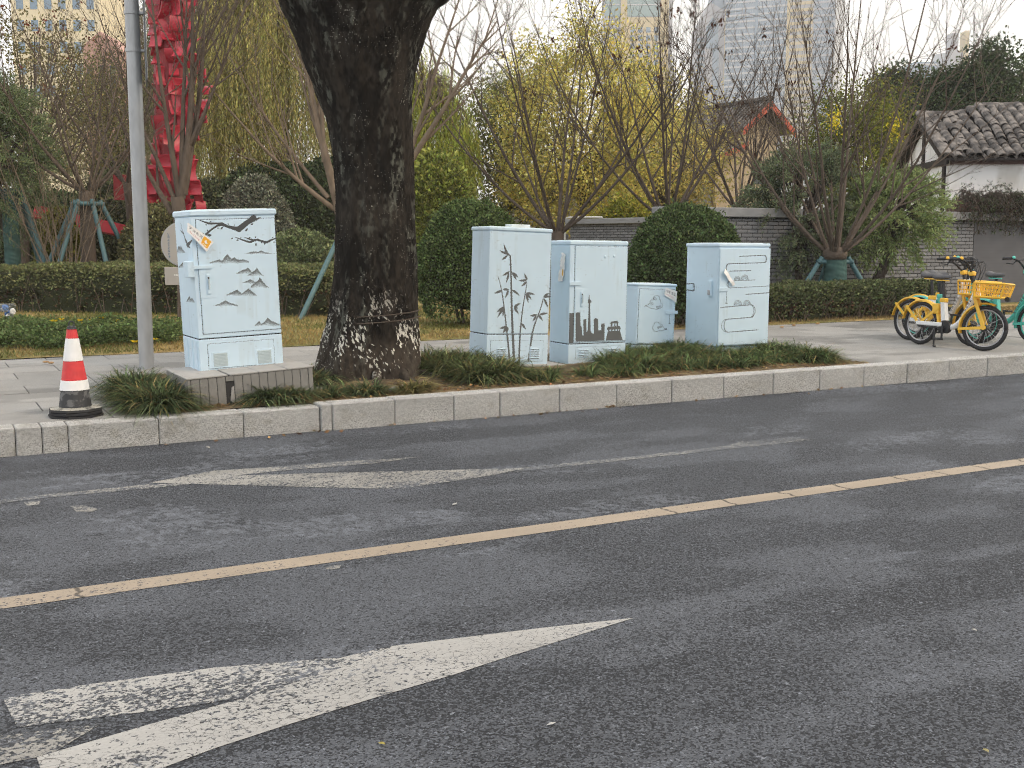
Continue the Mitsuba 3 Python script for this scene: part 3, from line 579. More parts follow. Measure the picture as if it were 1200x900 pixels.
a, b = ZS([(620, 545)])[0]; put('skyline_mural', sheet_front(sbox(0.005, 0.215, u0 - 0.006, b), -0.0004), 'mural_grey', SC.key, to=SC.to)
panel_outline(SC, 0.10, 0.70, 0.03, 0.165, 0.0, 'cabinet_paint_2')
vent(SC, SC.key, 0.20, 0.10, 0.16, 0.11, -0.004, 'cabinet_paint_2', 5); vent(SC, SC.key, 0.60, 0.10, 0.16, 0.11, -0.004, 'cabinet_paint_2', 5)

MC = cabinet('small low cabinet with two curly cloud outlines between the taller ones', (7.631, 11.079, 0.23), 2.1, 0.0, 0.568, 0.27, 0.101, 0.809, 'cabinet_paint_3', lid_t=0.035, lid_over=0.012)
ZM = lambda pts: [MC.front(720 + x / 8.18, 320 + y / 8.18) for x, y in pts]
dr_ = door_panel(MC, 0.022, 0.548, 0.12, 0.775, 'cabinet_paint_3')
(a, w_), (b, _) = ZM([(485, 376), (598, 376)]); put('hasp', bbox(a, min(b, 0.60), -0.024, -0.009, w_ - 0.02, w_ + 0.02, 0.003), 'cabinet_paint_3', MC.key, to=MC.to)
(a, w1), (_, w0) = ZM([(527, 400), (527, 482)]); put('lock_slot', sheet_front(unary_union([line([(a, w0), (a, w1)], 0.005), sbox(a - 0.012, w0 - 0.006, a + 0.012, w0 + 0.004)]), VF), 'mural_line', MC.key, to=MC.to)
def spiral(cx, cy, r0, r1, turns, ph, sgn=1): return [(cx + (r0 + (r1 - r0) * t) * math.cos(ph + sgn * turns * 2 * math.pi * t), cy + (r0 + (r1 - r0) * t) * math.sin(ph + sgn * turns * 2 * math.pi * t)) for t in np.linspace(0, 1, 30)]
cl = [[(283, 318), (302, 308), (325, 300), (340, 280), (335, 268), (350, 255), (368, 258), (368, 235), (385, 218), (405, 214), (425, 225), (428, 250), (440, 265), (440, 285), (455, 300), (452, 325), (435, 336), (418, 342), (400, 350), (380, 342), (350, 340), (325, 325), (300, 315), (283, 318)],
      spiral(382, 247, 4, 17, 1.1, 0.5), spiral(353, 290, 4, 18, 1.1, 1.5), spiral(412, 326, 3, 16, 1.2, 2.5), spiral(432, 322, 3, 10, .9, 0.2),
      [(500, 540), (475, 530), (458, 510), (450, 490), (430, 488), (420, 475), (400, 467), (380, 478), (374, 498), (362, 515), (364, 540), (380, 556), (405, 560), (425, 550), (445, 553), (470, 545), (500, 540)], spiral(412, 522, 3, 13, 1.1, 1.0), spiral(440, 512, 3, 14, 1.1, 3.0), [(478, 545), (492, 528), (500, 540)]]
for cc_ in (cl[:5], cl[5:]): put('cloud_mural', sheet_front(unary_union([LineString(ZM(q)).buffer(0.0028) for q in cc_]), VF), 'mural_line', MC.key, to=MC.to)
panel_outline(MC, 0.06, 0.52, 0.012, 0.08, 0.0, 'cabinet_paint_3')

RC = cabinet('square cabinet with looping river lines on its door, rightmost of the row', (8.335, 10.412, 0.215), 0.28, 0.0, 0.763, 0.616, 0.111, 1.29, 'cabinet_paint_4', lid_t=0.045, lid_over=0.014, inset=0.028)
ZR = lambda pts: [RC.front(790 + x / 5.623, 270 + y / 5.623, -0.02) for x, y in pts]
put('door', bbox(0.004, 0.768, -0.022, -0.003, 0.13, 1.275, 0.004), 'cabinet_paint_4', RC.key, to=RC.to); put('door_gap', bbox(0.012, 0.755, -0.004, 0.001, 0.135, 1.27), 'seam_dark', RC.key, to=RC.to)
VR = -0.0224
def arc(cx, cy, rx, ry, a0, a1): return [(cx + rx * math.cos(t), cy + ry * math.sin(t)) for t in np.linspace(math.radians(a0), math.radians(a1), 16)]
rl = [[(428, 171), (594, 164)] + arc(594, 188, 14, 24, -90, 90) + [(360, 220)] + arc(360, 242, 14, 22, 270, 180) + [(345, 262)], [(365, 268), (505, 265)], [(594, 164), (600, 164)] + arc(596, 188, 8, 22, -80, 80), arc(362, 244, 22, 24, 250, 170),
      [(533, 326), (365, 334)] + arc(368, 357, 13, 22, 270, 90) + [(625, 366)], arc(362, 357, 15, 20, 260, 100), [(470, 422), (625, 410)],
      [(305, 508), (505, 490)] + arc(505, 530, 28, 40, -90, 80) + [(515, 572), (350, 585)] + arc(352, 628, 24, 43, 270, 95) + [(552, 655)], arc(505, 530, 18, 38, -80, 80), arc(345, 628, 34, 42, 260, 100)]
for cx, cy, r in ((415, 328, 19), (465, 326, 24), (418, 494, 25), (479, 490, 22)):
    for k_ in (1, 0.72, 0.42): rl.append(arc(cx, cy, r * k_, r * k_ * 1.35, 180, 360))
rv = unary_union([LineString(ZR(q)).buffer(0.0042 if len(q) > 20 or len(q) == 2 else 0.0028) for q in rl]).intersection(sbox(0.006, 0.132, 0.766, 1.27))
put('river_mural', sheet_front(rv, VR), 'mural_line', RC.key, to=RC.to)
RL = lambda pts: [RC.left(790 + x / 5.623, 270 + y / 5.623) for x, y in pts]
put('river_mural', sheet_left(unary_union([LineString(RL(q)).buffer(0.006) for q in ([(84, 352), (128, 350), (134, 358), (134, 392), (126, 398), (84, 392)], [(126, 352), (126, 396)])]).intersection(sbox(0.005, 0, 0.61, 2))), 'mural_line', RC.key, to=RC.to)
(a, w_), (b, _) = ZR([(260, 390), (352, 388)]); put('hasp', bbox(-0.012, b, -0.036, -0.022, w_ - 0.026, w_ + 0.026, 0.004), 'cabinet_paint_4', RC.key, to=RC.to)
(a1, w1), (_, w0) = ZR([(346, 405), (346, 480)]); put('lock_slot', sheet_front(unary_union([line([(a1, w0), (a1, w1)], 0.005), sbox(a1 - 0.014, w0 - 0.006, a1 + 0.014, w0 + 0.006)]), VR), 'mural_line', RC.key, to=RC.to)
put('staple', bbox(-0.03, 0.0, 0.10, 0.16, w_ - 0.09, w_ + 0.10, 0.006), 'cabinet_paint_4', RC.key, to=RC.to)
put('padlock', bbox(-0.045, -0.028, 0.108, 0.15, w_ - 0.07, w_ - 0.01, 0.006), 'chrome', RC.key, to=RC.to)


# --- the paper flyers stuck to them (bent sheets)
def glyph(k):
    """a block of a few brush strokes about 1 x 1"""
    r = random.Random(k); s = []
    for y in (0.15, 0.5, 0.85): s.append(LineString([(0.08 + 0.1 * r.random(), y), (0.9, y + 0.08 * (r.random() - 0.5))]))
    for x in r.sample((0.2, 0.45, 0.7, 0.85), 2): s.append(LineString([(x, 0.95), (x + 0.1 * (r.random() - 0.5), 0.05)]))
    s.append(LineString([(0.5, 0.6), (0.15 + 0.7 * r.random(), 0.02)]))
    return unary_union([q.buffer(0.045) for q in s])
def flyer(label, c, corners, bend, prints, lift=0.018, v0=-0.012):
    """corners: (u, w) of the sheet's top left, top right, bottom right, bottom left on the front of cabinet c; bend(s, t) -> how far it stands off"""
    k = thing('paper_flyer', label, 'paper flyer')
    q = np.array(corners, float)
    def P(s, t, h=0.0):
        uw = (1 - s) * (1 - t) * q[0] + s * (1 - t) * q[1] + s * t * q[2] + (1 - s) * t * q[3]
        return np.array([uw[0], v0 - bend(s, t) - h, uw[1]])
    N = 14; V = []
    for h in (0.0, 0.0008):
        for i in range(N + 1):
            for j in range(N + 1): V.append(P(i / N, j / N, h))
    f = []; M_ = (N + 1) ** 2
    for i in range(N):
        for j in range(N):
            a = i * (N + 1) + j; b = a + N + 1
            f += [(a, b, b + 1), (a, b + 1, a + 1), (a + M_, b + 1 + M_, b + M_), (a + M_, a + 1 + M_, b + 1 + M_)]
    put('sheet', trimesh.Trimesh(np.array(V), np.array(f), process=False), 'paper', k, to=c.to)
    for name, poly, mat in prints:
        mb = flat(poly.segmentize(0.06) if hasattr(poly, 'segmentize') else poly); s = mb.mesh()
        vv = np.array([P(x, 1 - y, 0.0014) for x, y, _ in s.vertices]); put(name, trimesh.Trimesh(vv, s.faces, process=False), mat, k, to=c.to)
def row(x0, y0, h, n, k0, asp=1.0, gap=0.25): return unary_union([affinity.translate(affinity.scale(glyph(k0 + i), h * asp, h, origin=(0, 0)), x0 + i * h * asp * (1 + gap), y0) for i in range(n)])
fz = lambda pts: [LC.front(205 + x / 20, 255 + y / 20, -0.03) for x, y in pts]
logo = sbox(0.66, 0.2, 0.92, 0.86).buffer(0.02).difference(unary_union([Polygon([(0.72, 0.55), (0.78, 0.72), (0.82, 0.58), (0.88, 0.6), (0.82, 0.42), (0.76, 0.44)]), sbox(0.70, 0.26, 0.88, 0.32)]))
flyer('white flyer with an orange square, peeling across the corner of the mountain cabinet', LC, fz([(295, 110), (910, 565), (745, 805), (285, 330)]), lambda s, t: 0.018 + 0.03 * max(0, 0.3 - s) / 0.3 * 0 + 0.01 * math.sin(3 * s),
      [('lettering', row(0.05, 0.52, 0.26, 4, 11, 0.50, 0.14), 'print_dark'), ('small_lettering', row(0.10, 0.20, 0.13, 6, 31, 0.45, 0.35), 'print_red'), ('logo', logo, 'print_orange')])
mz = lambda pts: [MC.front(770 + x / 30, 330 + y / 30, -0.015) for x, y in pts]
flyer('white flyer with dark lettering on the top right corner of the small cloud cabinet', MC, mz([(305, 205), (690, 340), (660, 740), (225, 470)]), lambda s, t: 0.004 + 0.008 * s + 0.012 * (1 - s) * t,
      [('lettering', row(0.08, 0.50, 0.30, 4, 51, 0.62, 0.12), 'print_dark'), ('small_lettering', row(0.14, 0.18, 0.15, 5, 61, 0.6, 0.4), 'print_red')])
rz_ = lambda pts: [RC.front(835 + x / 22.5, 300 + y / 22.5, -0.03) for x, y in pts]
flyer('curled white flyer on the door of the river line cabinet', RC, rz_([(330, 330), (590, 750), (520, 800), (245, 440)]), lambda s, t: 0.008 + 0.035 * t * (1 - s) + 0.01 * math.sin(6 * s) ** 2, [], v0=-0.026)
# the crumpled one hangs on the left side of the skyline cabinet
k = thing('paper_flyer', 'crumpled white flyer hanging on the side of the skyline cabinet', 'paper flyer')
V = []; ys = np.linspace(0, 1, 12)
for i, t in enumerate(ys):
    for j, s in enumerate((0, 0.3, 0.6, 1.0)):
        x = 645 + (295 - 95 * t + (s * (60 if t < 0.45 else 85) if 0.08 < t else s * 8)) / 18; y = 290 + (112 + 600 * t) / 18
        vv, ww = SC.left(x, y); V.append((-0.010 - 0.012 * ((i * 7 + j * 3) % 5) / 4 - (0.028 if j in (1,) else 0.0), vv, ww))
f = []
for i in range(11):
    for j in range(3): a = i * 4 + j; f += [(a, a + 4, a + 5), (a, a + 5, a + 1)]
V = np.array(V); f = np.array(f); put('sheet', trimesh.Trimesh(np.vstack([V, V + [-0.001, 0, 0]]), np.vstack([f, f[:, ::-1] + len(V)]), process=False), 'paper', k, to=SC.to)
a = V[8 * 4 + 2]; put('logo', bbox(a[0] - 0.004, a[0] - 0.0025, a[1] - 0.015, a[1] + 0.02, a[2] - 0.04, a[2] + 0.05), 'print_orange', k, to=SC.to)

# ------------------------------------------------------------------ traffic cone, lamp pole
CX = at(89, 487)
ck = thing('traffic_cone', 'red and white striped traffic cone with black foot standing on the kerb edge', 'traffic cone')
def octo(r, z0, z1, ph=0.39, rt=None):
    rt = rt or r; th = np.arange(8) * np.pi / 4 + ph
    return trimesh.convex.convex_hull(np.vstack([np.column_stack([r * np.cos(th), r * np.sin(th), th * 0 + z0]), np.column_stack([rt * np.cos(th), rt * np.sin(th), th * 0 + z1])]))
cto = T().translate([CX[0], CX[1], ZK])
for q, (z0, z1, ph) in enumerate(((0.0, 0.022, 0.42), (0.024, 0.046, 0.30))): put('foot_plate', trimesh.util.concatenate([octo(0.21, z0, z1 - 0.008, ph), octo(0.205, z1 - 0.008, z1, ph, 0.195)]), 'rubber', ck, to=cto)
put('foot_plate', trimesh.util.concatenate([octo(0.205, 0.048, 0.066, 0.36, 0.2), octo(0.155, 0.066, 0.076, 0.36, 0.14)]), 'cone_base', ck, to=cto, label='dusty grey top foot plate')
def rr(z): return 0.122 + (0.031 - 0.122) * (z - 0.075) / (0.705 - 0.075)
for name, z0, z1, m, dr0 in (('black_sleeve', 0.072, 0.215, 'cone_black', 0.0), ('white_band', 0.208, 0.285, 'cone_white', 0.008), ('red_band', 0.285, 0.435, 'cone_red', 0.003), ('white_band', 0.435, 0.61, 'cone_white', 0.005), ('red_band', 0.61, 0.68, 'cone_red', 0.002), ('cap', 0.68, 0.705, 'cone_black', 0.001)):
    put(name, lathe([(rr(z0) + dr0 - 0.004, z0), (rr(z0) + dr0, z0 + 0.002), (rr(z1) + dr0, z1 - 0.002), (rr(z1) + dr0 - 0.006, z1), (0.001, z1)], 40), m, ck, smooth=30, to=cto)
th = np.linspace(0, 2 * np.pi, 20); put('ring', tubem(np.column_stack([0.02 * np.cos(th), 0 * th, 0.722 + 0.02 * np.sin(th)]), 0.005, 6), 'cone_black', ck, smooth=True, to=cto)

PB = at(172, 432); pk = thing('street_pole', 'tall grey metal pole rising out of the grass left of the mountain cabinet', 'pole')
put('shaft', lathe([(0.078, -0.2), (0.078, 0.3), (0.066, 7.2), (0.0, 7.21)], 28), 'galvanised', pk, smooth=30, to=T().translate([PB[0], PB[1], 0.19]))
zs = [hz(28, 12.0), hz(69, 12.0)]
for z in zs: put('clamp', lathe([(0.074, z - 0.02), (0.082, z - 0.018), (0.082, z + 0.018), (0.074, z + 0.02)], 28), 'galvanised', pk, smooth=30, to=T().translate([PB[0], PB[1], 0]))
sd = unit(PB[:2] - 0); sx = np.array([sd[1], -sd[0]])
sgk = thing('sign_plate', 'narrow road sign seen edge on, clamped to the right of the grey pole', 'sign')
A = np.array([[sx[0], sd[0], 0], [sx[1], sd[1], 0], [0, 0, 1]])
sto = frame_T(A, (PB[0], PB[1], 0))
put('plate', bbox(0.112, 0.124, -0.30, 0.35, hz(105, 12.0), hz(-60, 12.0), 0.003), 'steel_dark', sgk, to=sto)
put('rim', bbox(0.124, 0.129, -0.30, 0.35, hz(103, 12.0), hz(-58, 12.0), 0.002), 'galvanised', sgk, to=sto)
for z in zs: put('bracket', bbox(0.07, 0.112, -0.04, 0.04, z - 0.012, z + 0.012, 0.002), 'galvanised', sgk, to=sto)

# ------------------------------------------------------------------ the big dark tree
def loft(cen, rx, k, seed, amp, sy=1.0, lobes=None, fine=0.019):
    """rings round the points cen with radii rx, roughened by noise"""
    cen = np.asarray(cen, float); n = len(cen); th = np.arange(k) * 2 * np.pi / k
    t = np.gradient(cen, axis=0); t = unit(t); a = unit(np.cross(np.tile([[0, 1.0, 0]], (n, 1)), t)); b = np.cross(t, a)
    R = np.asarray(rx)[:, None] * np.ones((1, k))
    base = cen[:, None] + R[..., None] * (np.cos(th)[None, :, None] * a[:, None] + sy * np.sin(th)[None, :, None] * b[:, None])
    big = meshkit.fbm(base.reshape(-1, 3) * [2.2, 2.2, 0.9] + seed, 3).reshape(n, k) - 0.5
    sm = meshkit.fbm(base.reshape(-1, 3) * [20, 20, 4.5] + seed, 3).reshape(n, k) - 0.5
    R = R * (1 + amp * big) + fine * 2 * sm
    if lobes is not None: R = R * (1 + lobes(cen[:, None, 2], th[None]))
    v = cen[:, None] + R[..., None] * (np.cos(th)[None, :, None] * a[:, None] + sy * np.sin(th)[None, :, None] * b[:, None])
    i, j = np.meshgrid(np.arange(n - 1), np.arange(k), indexing='ij'); i, j = i.ravel(), j.ravel(); j2 = (j + 1) % k
    f = np.vstack([np.stack([i * k + j, i * k + j2, (i + 1) * k + j2], 1), np.stack([i * k + j, (i + 1) * k + j2, (i + 1) * k + j], 1)])
    m = trimesh.Trimesh(v.reshape(-1, 3), f, process=False)
    return m
TD = 11.06
tk = thing('big_tree', 'huge dark trunk with peeling whitewash flecks, forking above the planted strip', 'tree')
prof = [(480, 352, 512), (462, 364, 503), (445, 370, 498), (430, 373.5, 496), (400, 379, 491.5), (370, 385, 489.5), (340, 389, 488.5), (300, 392.5, 487.5), (260, 394, 485.5), (200, 394, 483), (160, 389, 482.5), (133, 383, 482.5), (100, 371, 484), (67, 358, 489), (40, 349, 496), (20, 341, 503), (0, 330, 512), (-25, 318, 528), (-60, 300, 552)]
pr = np.array(prof, float); zz = [pt((a + b) / 2, y, TD) for y, a, b in prof]; zz = np.array(zz); rad = (pr[:, 2] - pr[:, 1]) / 2 / FOC * TD
hh = np.linspace(zz[0, 2], zz[-1, 2], 260)
cen = np.column_stack([np.interp(hh, zz[:, 2], zz[:, i]) for i in range(3)]); rx = np.interp(hh, zz[:, 2], rad)
from scipy.ndimage import gaussian_filter1d
cen = np.column_stack([gaussian_filter1d(cen[:, i], 4, mode='nearest') for i in range(3)]); rx = gaussian_filter1d(rx, 4, mode='nearest')
put('trunk', loft(cen, rx, 200, 3.0, 0.10, 0.95, lambda z, th: np.clip(0.75 - z, 0, 1) ** 1.6 * 0.22 * np.sin(5 * th + 1.1 + 0.8 * np.sin(2 * th)) + 0.022 * np.sin(9 * th + 1.5 * np.sin(z * 0.9) + 2 * np.sin(3 * th))), 'bark_dark', tk, smooth=True)
def limb(p, r, seed):
    p = smoothpath(p, 60); put('limb', loft(p, np.interp(np.linspace(0, 1, 60), np.linspace(0, 1, len(r)), r), 70, seed, 0.14, 1.0), 'bark_dark', tk, smooth=True)
limb([pt(412, 90, TD), pt(380, 0, TD), pt(352, -60, TD), pt(318, -160, TD + 0.2), pt(270, -300, TD + 0.5)], [0.16, 0.36, 0.40, 0.33, 0.22], 9.0)
limb([pt(440, 95, TD), pt(462, 0, TD), pt(500, -60, TD), pt(560, -170, TD - 0.3), pt(620, -320, TD - 0.4)], [0.14, 0.34, 0.36, 0.30, 0.2], 14.0)
# crossing wire scars and the roots in front
for y0, y1 in ((372, 363), (379, 371)):
    p = []
    for s in np.linspace(-0.25, 1.45, 24):
        a = s; c0 = pt(436 + 3, y0 + (y1 - y0) * 0.5, TD); R_ = 0.5 * (490 - 383) / FOC * TD * 1.015
        p.append(c0 + R_ * (math.sin(a) * RT - math.cos(a) * FH) + np.array([0, 0, 0.03 * s]))
    put('wire', tubem(p, 0.006, 6), 'bark_twig_dark', tk, smooth=True)
r2 = np.random.default_rng(8)
for i in range(9):
    a0 = -2.6 + 0.66 * i + r2.uniform(-.2, .2); cc = at(436, 452, 0.2) + FH * 0.55; L = r2.uniform(0.25, 0.5)
    d0 = np.array([math.cos(a0), math.sin(a0), 0]); p = [cc + d0 * 0.44 + [0, 0, 0.10], cc + d0 * 0.60 + [0, 0, 0.02], cc + d0 * (0.62 + L * .6) + [r2.normal(0, .05), r2.normal(0, .05), -0.015], cc + d0 * (0.62 + L) + [r2.normal(0, .08), 0, -0.05]]
    if p[-1][1] < 9.05: p = [q if q[1] > 9.08 else np.array([q[0], 9.08, q[2]]) for q in p]
    put('root', tubem(smoothpath(p, 14), np.linspace(0.055, 0.012, 14), 10), 'bark_dark', tk, smooth=True)

# ------------------------------------------------------------------ leaves, grass blades, branches
def leaf_quads(C, A, L, W, col, r, droop=0.0):
    """n leaf blades: base at C, along A, folded a little across the middle; two triangles each"""
    n = len(C); A = unit(A); S = unit(np.cross(A, r.normal(size=(n, 3)))); L = np.broadcast_to(L, (n,))[:, None]; W = np.broadcast_to(W, (n,))[:, None]; N = np.cross(S, A)
    tip = C + A * L - [0, 0, 1] * (droop * L); mid = C + A * L * 0.45 + N * L * 0.08
    v = np.stack([C, mid - S * W / 2, tip, mid + S * W / 2], 1).reshape(-1, 3); q = np.arange(n) * 4
    f = np.vstack([np.stack([q, q + 1, q + 2], 1), np.stack([q, q + 2, q + 3], 1)])
    return v, f, np.repeat(np.asarray(col), 4, 0)
def tint(base, n, r, s=0.18, hue=0.06):
    base = np.asarray(base, float); base = np.broadcast_to(base, (n, 3)); return np.clip(base * r.lognormal(0, s, (n, 1)) * (1 + r.normal(0, hue, (n, 3))), 0.002, 0.95)
def sphere_dirs(n, r): return unit(r.normal(size=(n, 3)))
def blades(roots, r, L, W, dirs, bend, cols):
    """curved grass blades, four segments"""
    n = len(roots); L = np.broadcast_to(L, (n,))[:, None]; d = unit(dirs); up = np.array([0, 0, 1.0]); S = unit(np.cross(d, up) + r.normal(0, .05, (n, 3)))
    P = []
    for t in (0, .3, .6, .85, 1.0): P.append(roots + L * (d * (t * 0.35 + bend * t ** 2 * 0.6) + up * (t * 0.95 - bend * 0.75 * t ** 2.2)))
    V = []
    for p, w in zip(P, (0.7, 1.0, 0.8, 0.5, 0.06)): V += [p - S * W * w / 2, p + S * W * w / 2]
    v = np.stack(V, 1).reshape(-1, 3); q = np.arange(n) * 10; f = []
    for s in range(4): a = q + 2 * s; f += [np.stack([a, a + 1, a + 3], 1), np.stack([a, a + 3, a + 2], 1)]
    return v, np.vstack(f), np.repeat(cols, 10, 0)
def tuft_field(centres, r, per=120, L=0.30, spread=0.07, W=0.0095, base=(0.050, 0.067, 0.033), zf=soil_z):
    mb = MB()
    for (x, y, s) in centres:
        n = int(per * s); a = r.uniform(0, 2 * np.pi, n); q = np.sqrt(r.uniform(0, 1, n)) * spread * s
        rt_ = np.column_stack([x + q * np.cos(a), y + q * np.sin(a), np.zeros(n)]); rt_[:, 2] = zf(rt_[:, 0], rt_[:, 1]) - 0.01
        a2 = a + r.normal(0, 0.8, n); d = np.column_stack([np.cos(a2), np.sin(a2), np.zeros(n)])
        c = tint(np.asarray(base) * 1.2 * r.uniform(.7, 1.35), n, r, 0.55, 0.06); dry = r.uniform(0, 1, n) < 0.13; c[dry] = tint((0.24, 0.19, 0.09), dry.sum(), r); pale = r.uniform(0, 1, n) < 0.15; c[pale] *= [1.9, 1.8, 1.7]
        mb.add(*blades(rt_, r, r.uniform(0.6, 1.25, n) * L * 1.25 * (0.6 + 0.4 * s), W, d, r.uniform(0.45, 1.5, n)[:, None], c))
    return mb
r3 = np.random.default_rng(21)
def cluster(x0, x1, y0, y1, n, s0=0.7, s1=1.3): return [(r3.uniform(x0, x1), r3.uniform(y0, y1), r3.uniform(s0, s1)) for _ in range(n)]
k = thing('grass_clump', 'bushy dark green grass clump at the left end of the tiled plinth', 'grass clump'); put_col('blades', tuft_field(cluster(1.52, 1.80, 9.12, 10.7, 40), r3, L=0.28), 'blade', k)
k = thing('grass_clump', 'low grass clump spilling over the kerb in front of the tiled plinth', 'grass clump'); put_col('blades', tuft_field(cluster(2.48, 2.92, 9.12, 9.22, 15, 0.6, 1.0), r3, L=0.215), 'blade', k)
k = thing('grass_clump', 'grass clump between the plinth and the big trunk', 'grass clump'); put_col('blades', tuft_field(cluster(3.12, 3.6, 9.15, 9.5, 12, 0.4, 0.8) + cluster(3.1, 3.45, 10.0, 10.9, 16, .7, 1.1), r3, L=0.20), 'blade', k)
k = thing('grass_clump', 'thin dry grass clump at the foot of the big trunk', 'grass clump'); put_col('blades', tuft_field(cluster(3.75, 4.15, 9.1, 9.3, 9, 0.4, 0.8), r3, L=0.18, base=(0.10, 0.095, 0.04)), 'blade', k)
k = thing('grass_clump', 'dense grass clump between the big trunk and the bamboo cabinet', 'grass clump'); put_col('blades', tuft_field(cluster(4.6, 5.3, 9.4, 10.9, 60), r3, L=0.29, base=(0.062, 0.078, 0.036)), 'blade', k)
strip = cluster(5.15, 5.4, 9.6, 10.4, 8, .4, .8) + cluster(5.3, 6.7, 9.25, 9.75, 26, .25, .55) + cluster(6.6, 9.1, 9.34, 9.7, 30, .4, .8) + cluster(6.5, 9.2, 9.7, 10.3, 60, .45, 1.05) + cluster(6.5, 6.9, 9.5, 10.2, 14, .9, 1.3) + cluster(7.1, 8.4, 10.2, 11.2, 60) + cluster(8.85, 9.2, 9.35, 11.0, 46, .7, 1.3)
strip = [c for c in strip if not (8.3 < c[0] < 9.12 and 10.4 < c[1] < 11.05) and not (7.6 < c[0] < 8.22 and c[1] > 11.02) and not (5.35 < c[0] < 6.25 and c[1] > 10.4)]
put_col('strip_grass', tuft_field(strip, r3, per=105, L=0.24, base=(0.062, 0.086, 0.038)), 'blade'); labels['strip_grass'] = {'kind': 'stuff', 'label': 'shaggy green and straw coloured grass growing along the planted strip', 'category': 'grass'}
# straw litter on the soil
n = 2600; c = np.column_stack([r3.uniform(SX0, SX1, n), 9.03 + np.abs(r3.normal(0, 0.45, n)), np.zeros(n)]); c[:, 2] = soil_z(c[:, 0], c[:, 1]) + 0.006; a = r3.uniform(0, 2 * np.pi, n)
mb = MB(); mb.add(*leaf_quads(c, np.column_stack([np.cos(a), np.sin(a), r3.uniform(-.05, .25, n)]), r3.uniform(.03, .09, n), 0.006, tint((0.26, 0.19, 0.10), n, r3, .3), r3))
put_col('straw_litter', mb, 'blade'); labels['straw_litter'] = {'kind': 'stuff', 'label': 'dry straw scattered on the bare soil behind the kerb', 'category': 'straw'}
n = 420; c = np.column_stack([r3.uniform(SX0, SX1, n), 9.02 + np.abs(r3.normal(0, 0.5, n)), np.zeros(n)]); g_ = r3.uniform(0, 1, n) < 0.12; c[g_, 1] = 8.74 - np.abs(r3.normal(0, .05, g_.sum())); c[:, 2] = np.where(g_, 0.008, soil_z(c[:, 0], c[:, 1]) + 0.012); a = r3.uniform(0, 2 * np.pi, n)
mb = MB(); mb.add(*leaf_quads(c, np.column_stack([np.cos(a), np.sin(a), r3.uniform(0, .35, n)]), r3.uniform(.025, .06, n), 0.026, tint((0.22, 0.14, 0.07), n, r3, .45), r3))
put_col('leaf_litter', mb, 'blade'); labels['leaf_litter'] = {'kind': 'stuff', 'label': 'small brown dead leaves strewn on the soil and in the gutter', 'category': 'leaf litter'}
for i, (x, y) in enumerate(((370, 463), (374, 459), (478, 457), (466, 459), (488, 456))):
    p = at(x, y, 0.2); s = trimesh.creation.icosphere(3, 0.045 if i < 2 else 0.07); s.vertices *= 1 + 0.5 * (meshkit.fbm(s.vertices * 14 + i, 3)[:, None] - 0.5); s.apply_scale((1.3, 0.8, 0.6)); s.apply_translation((p[0], p[1], 0.215))
    kk = thing('stone', 'pale stone lying on the soil by the foot of the big trunk', 'stone', 'pale stones round the foot of the big trunk'); put('lump', s, 'concrete', kk, smooth=True)
mb = MB(); n = 42000; x = r3.uniform(-3, 9, n); y = 14.12 + 8.5 * r3.uniform(0, 1, n) ** 1.3; c = np.column_stack([x, y, lawn_z(x, y)])
d = np.column_stack([r3.normal(0, .5, n), r3.normal(0, .5, n), np.ones(n)]); cc = np.where((nz(x, y, 0.9, 3) > 0.5)[:, None], (0.34, 0.26, 0.11), (0.17, 0.175, 0.06))
mb.add(*leaf_quads(c, d, r3.uniform(.03, .09, n), 0.010, tint(cc, n, r3, .25), r3)); n = 9000; x = r3.uniform(9, 22, n); y = 14.12 + 1.0 * r3.uniform(0, 1, n); c = np.column_stack([x, y, lawn_z(x, y)])
mb.add(*leaf_quads(c, np.column_stack([r3.normal(0, .5, n), r3.normal(0, .5, n), np.ones(n)]), r3.uniform(.03, .08, n), 0.01, tint((0.26, 0.20, 0.10), n, r3, .25), r3))
put_col('lawn_grass', mb, 'blade'); labels['lawn_grass'] = {'kind': 'stuff', 'label': 'short yellowing lawn grass behind the pavement', 'category': 'grass'}

# flower bed with yellow flowers
FB = np.array([(gnd(x, D)[0], gnd(x, D)[1]) for x, D in ((-90, 13.6), (60, 13.55), (150, 14.1), (205, 14.4), (215, 15.2), (160, 16.0), (60, 16.0), (-90, 16.4))])
fbp = Polygon(FB)
def inside(poly, n, r):
    from shapely import contains_xy
    x0, y0, x1, y1 = poly.bounds; out = np.zeros((0, 2))
    while len(out) < n: q = np.column_stack([r.uniform(x0, x1, 2 * n), r.uniform(y0, y1, 2 * n)]); out = np.vstack([out, q[contains_xy(poly, q[:, 0], q[:, 1])]])
    return out[:n]
n = 26000; q = inside(fbp, n, r3); top = 0.30 * (0.45 + 0.9 * nz(q[:, 0], q[:, 1], 1.7)); z = 0.2 + top * r3.uniform(0.1, 1, n) ** 0.6
mb = MB(); mb.add(*leaf_quads(np.column_stack([q, z]), np.column_stack([r3.normal(0, 1, n), r3.normal(0, 1, n), r3.uniform(-.2, .9, n)]), r3.uniform(.035, .075, n), 0.028, tint((0.13, 0.175, 0.07), n, r3, .4), r3))
put_col('flower_bed', mb, 'leaf'); labels['flower_bed'] = {'kind': 'stuff', 'label': 'low leafy bed of flowering ground cover beside the left pavement', 'category': 'ground cover'}
fl_px = [(4, 378), (36, 384), (42, 391), (45, 379), (52, 380), (54, 391), (58, 381), (63, 377), (72, 375), (76, 384), (18, 402), (31, 396), (94, 376), (105, 382), (108, 376), (119, 376), (119, 373), (131, 381), (135, 377), (140, 376), (143, 386), (158, 401), (182, 398), (186, 382), (194, 382), (27, 400), (98, 379), (113, 378)]
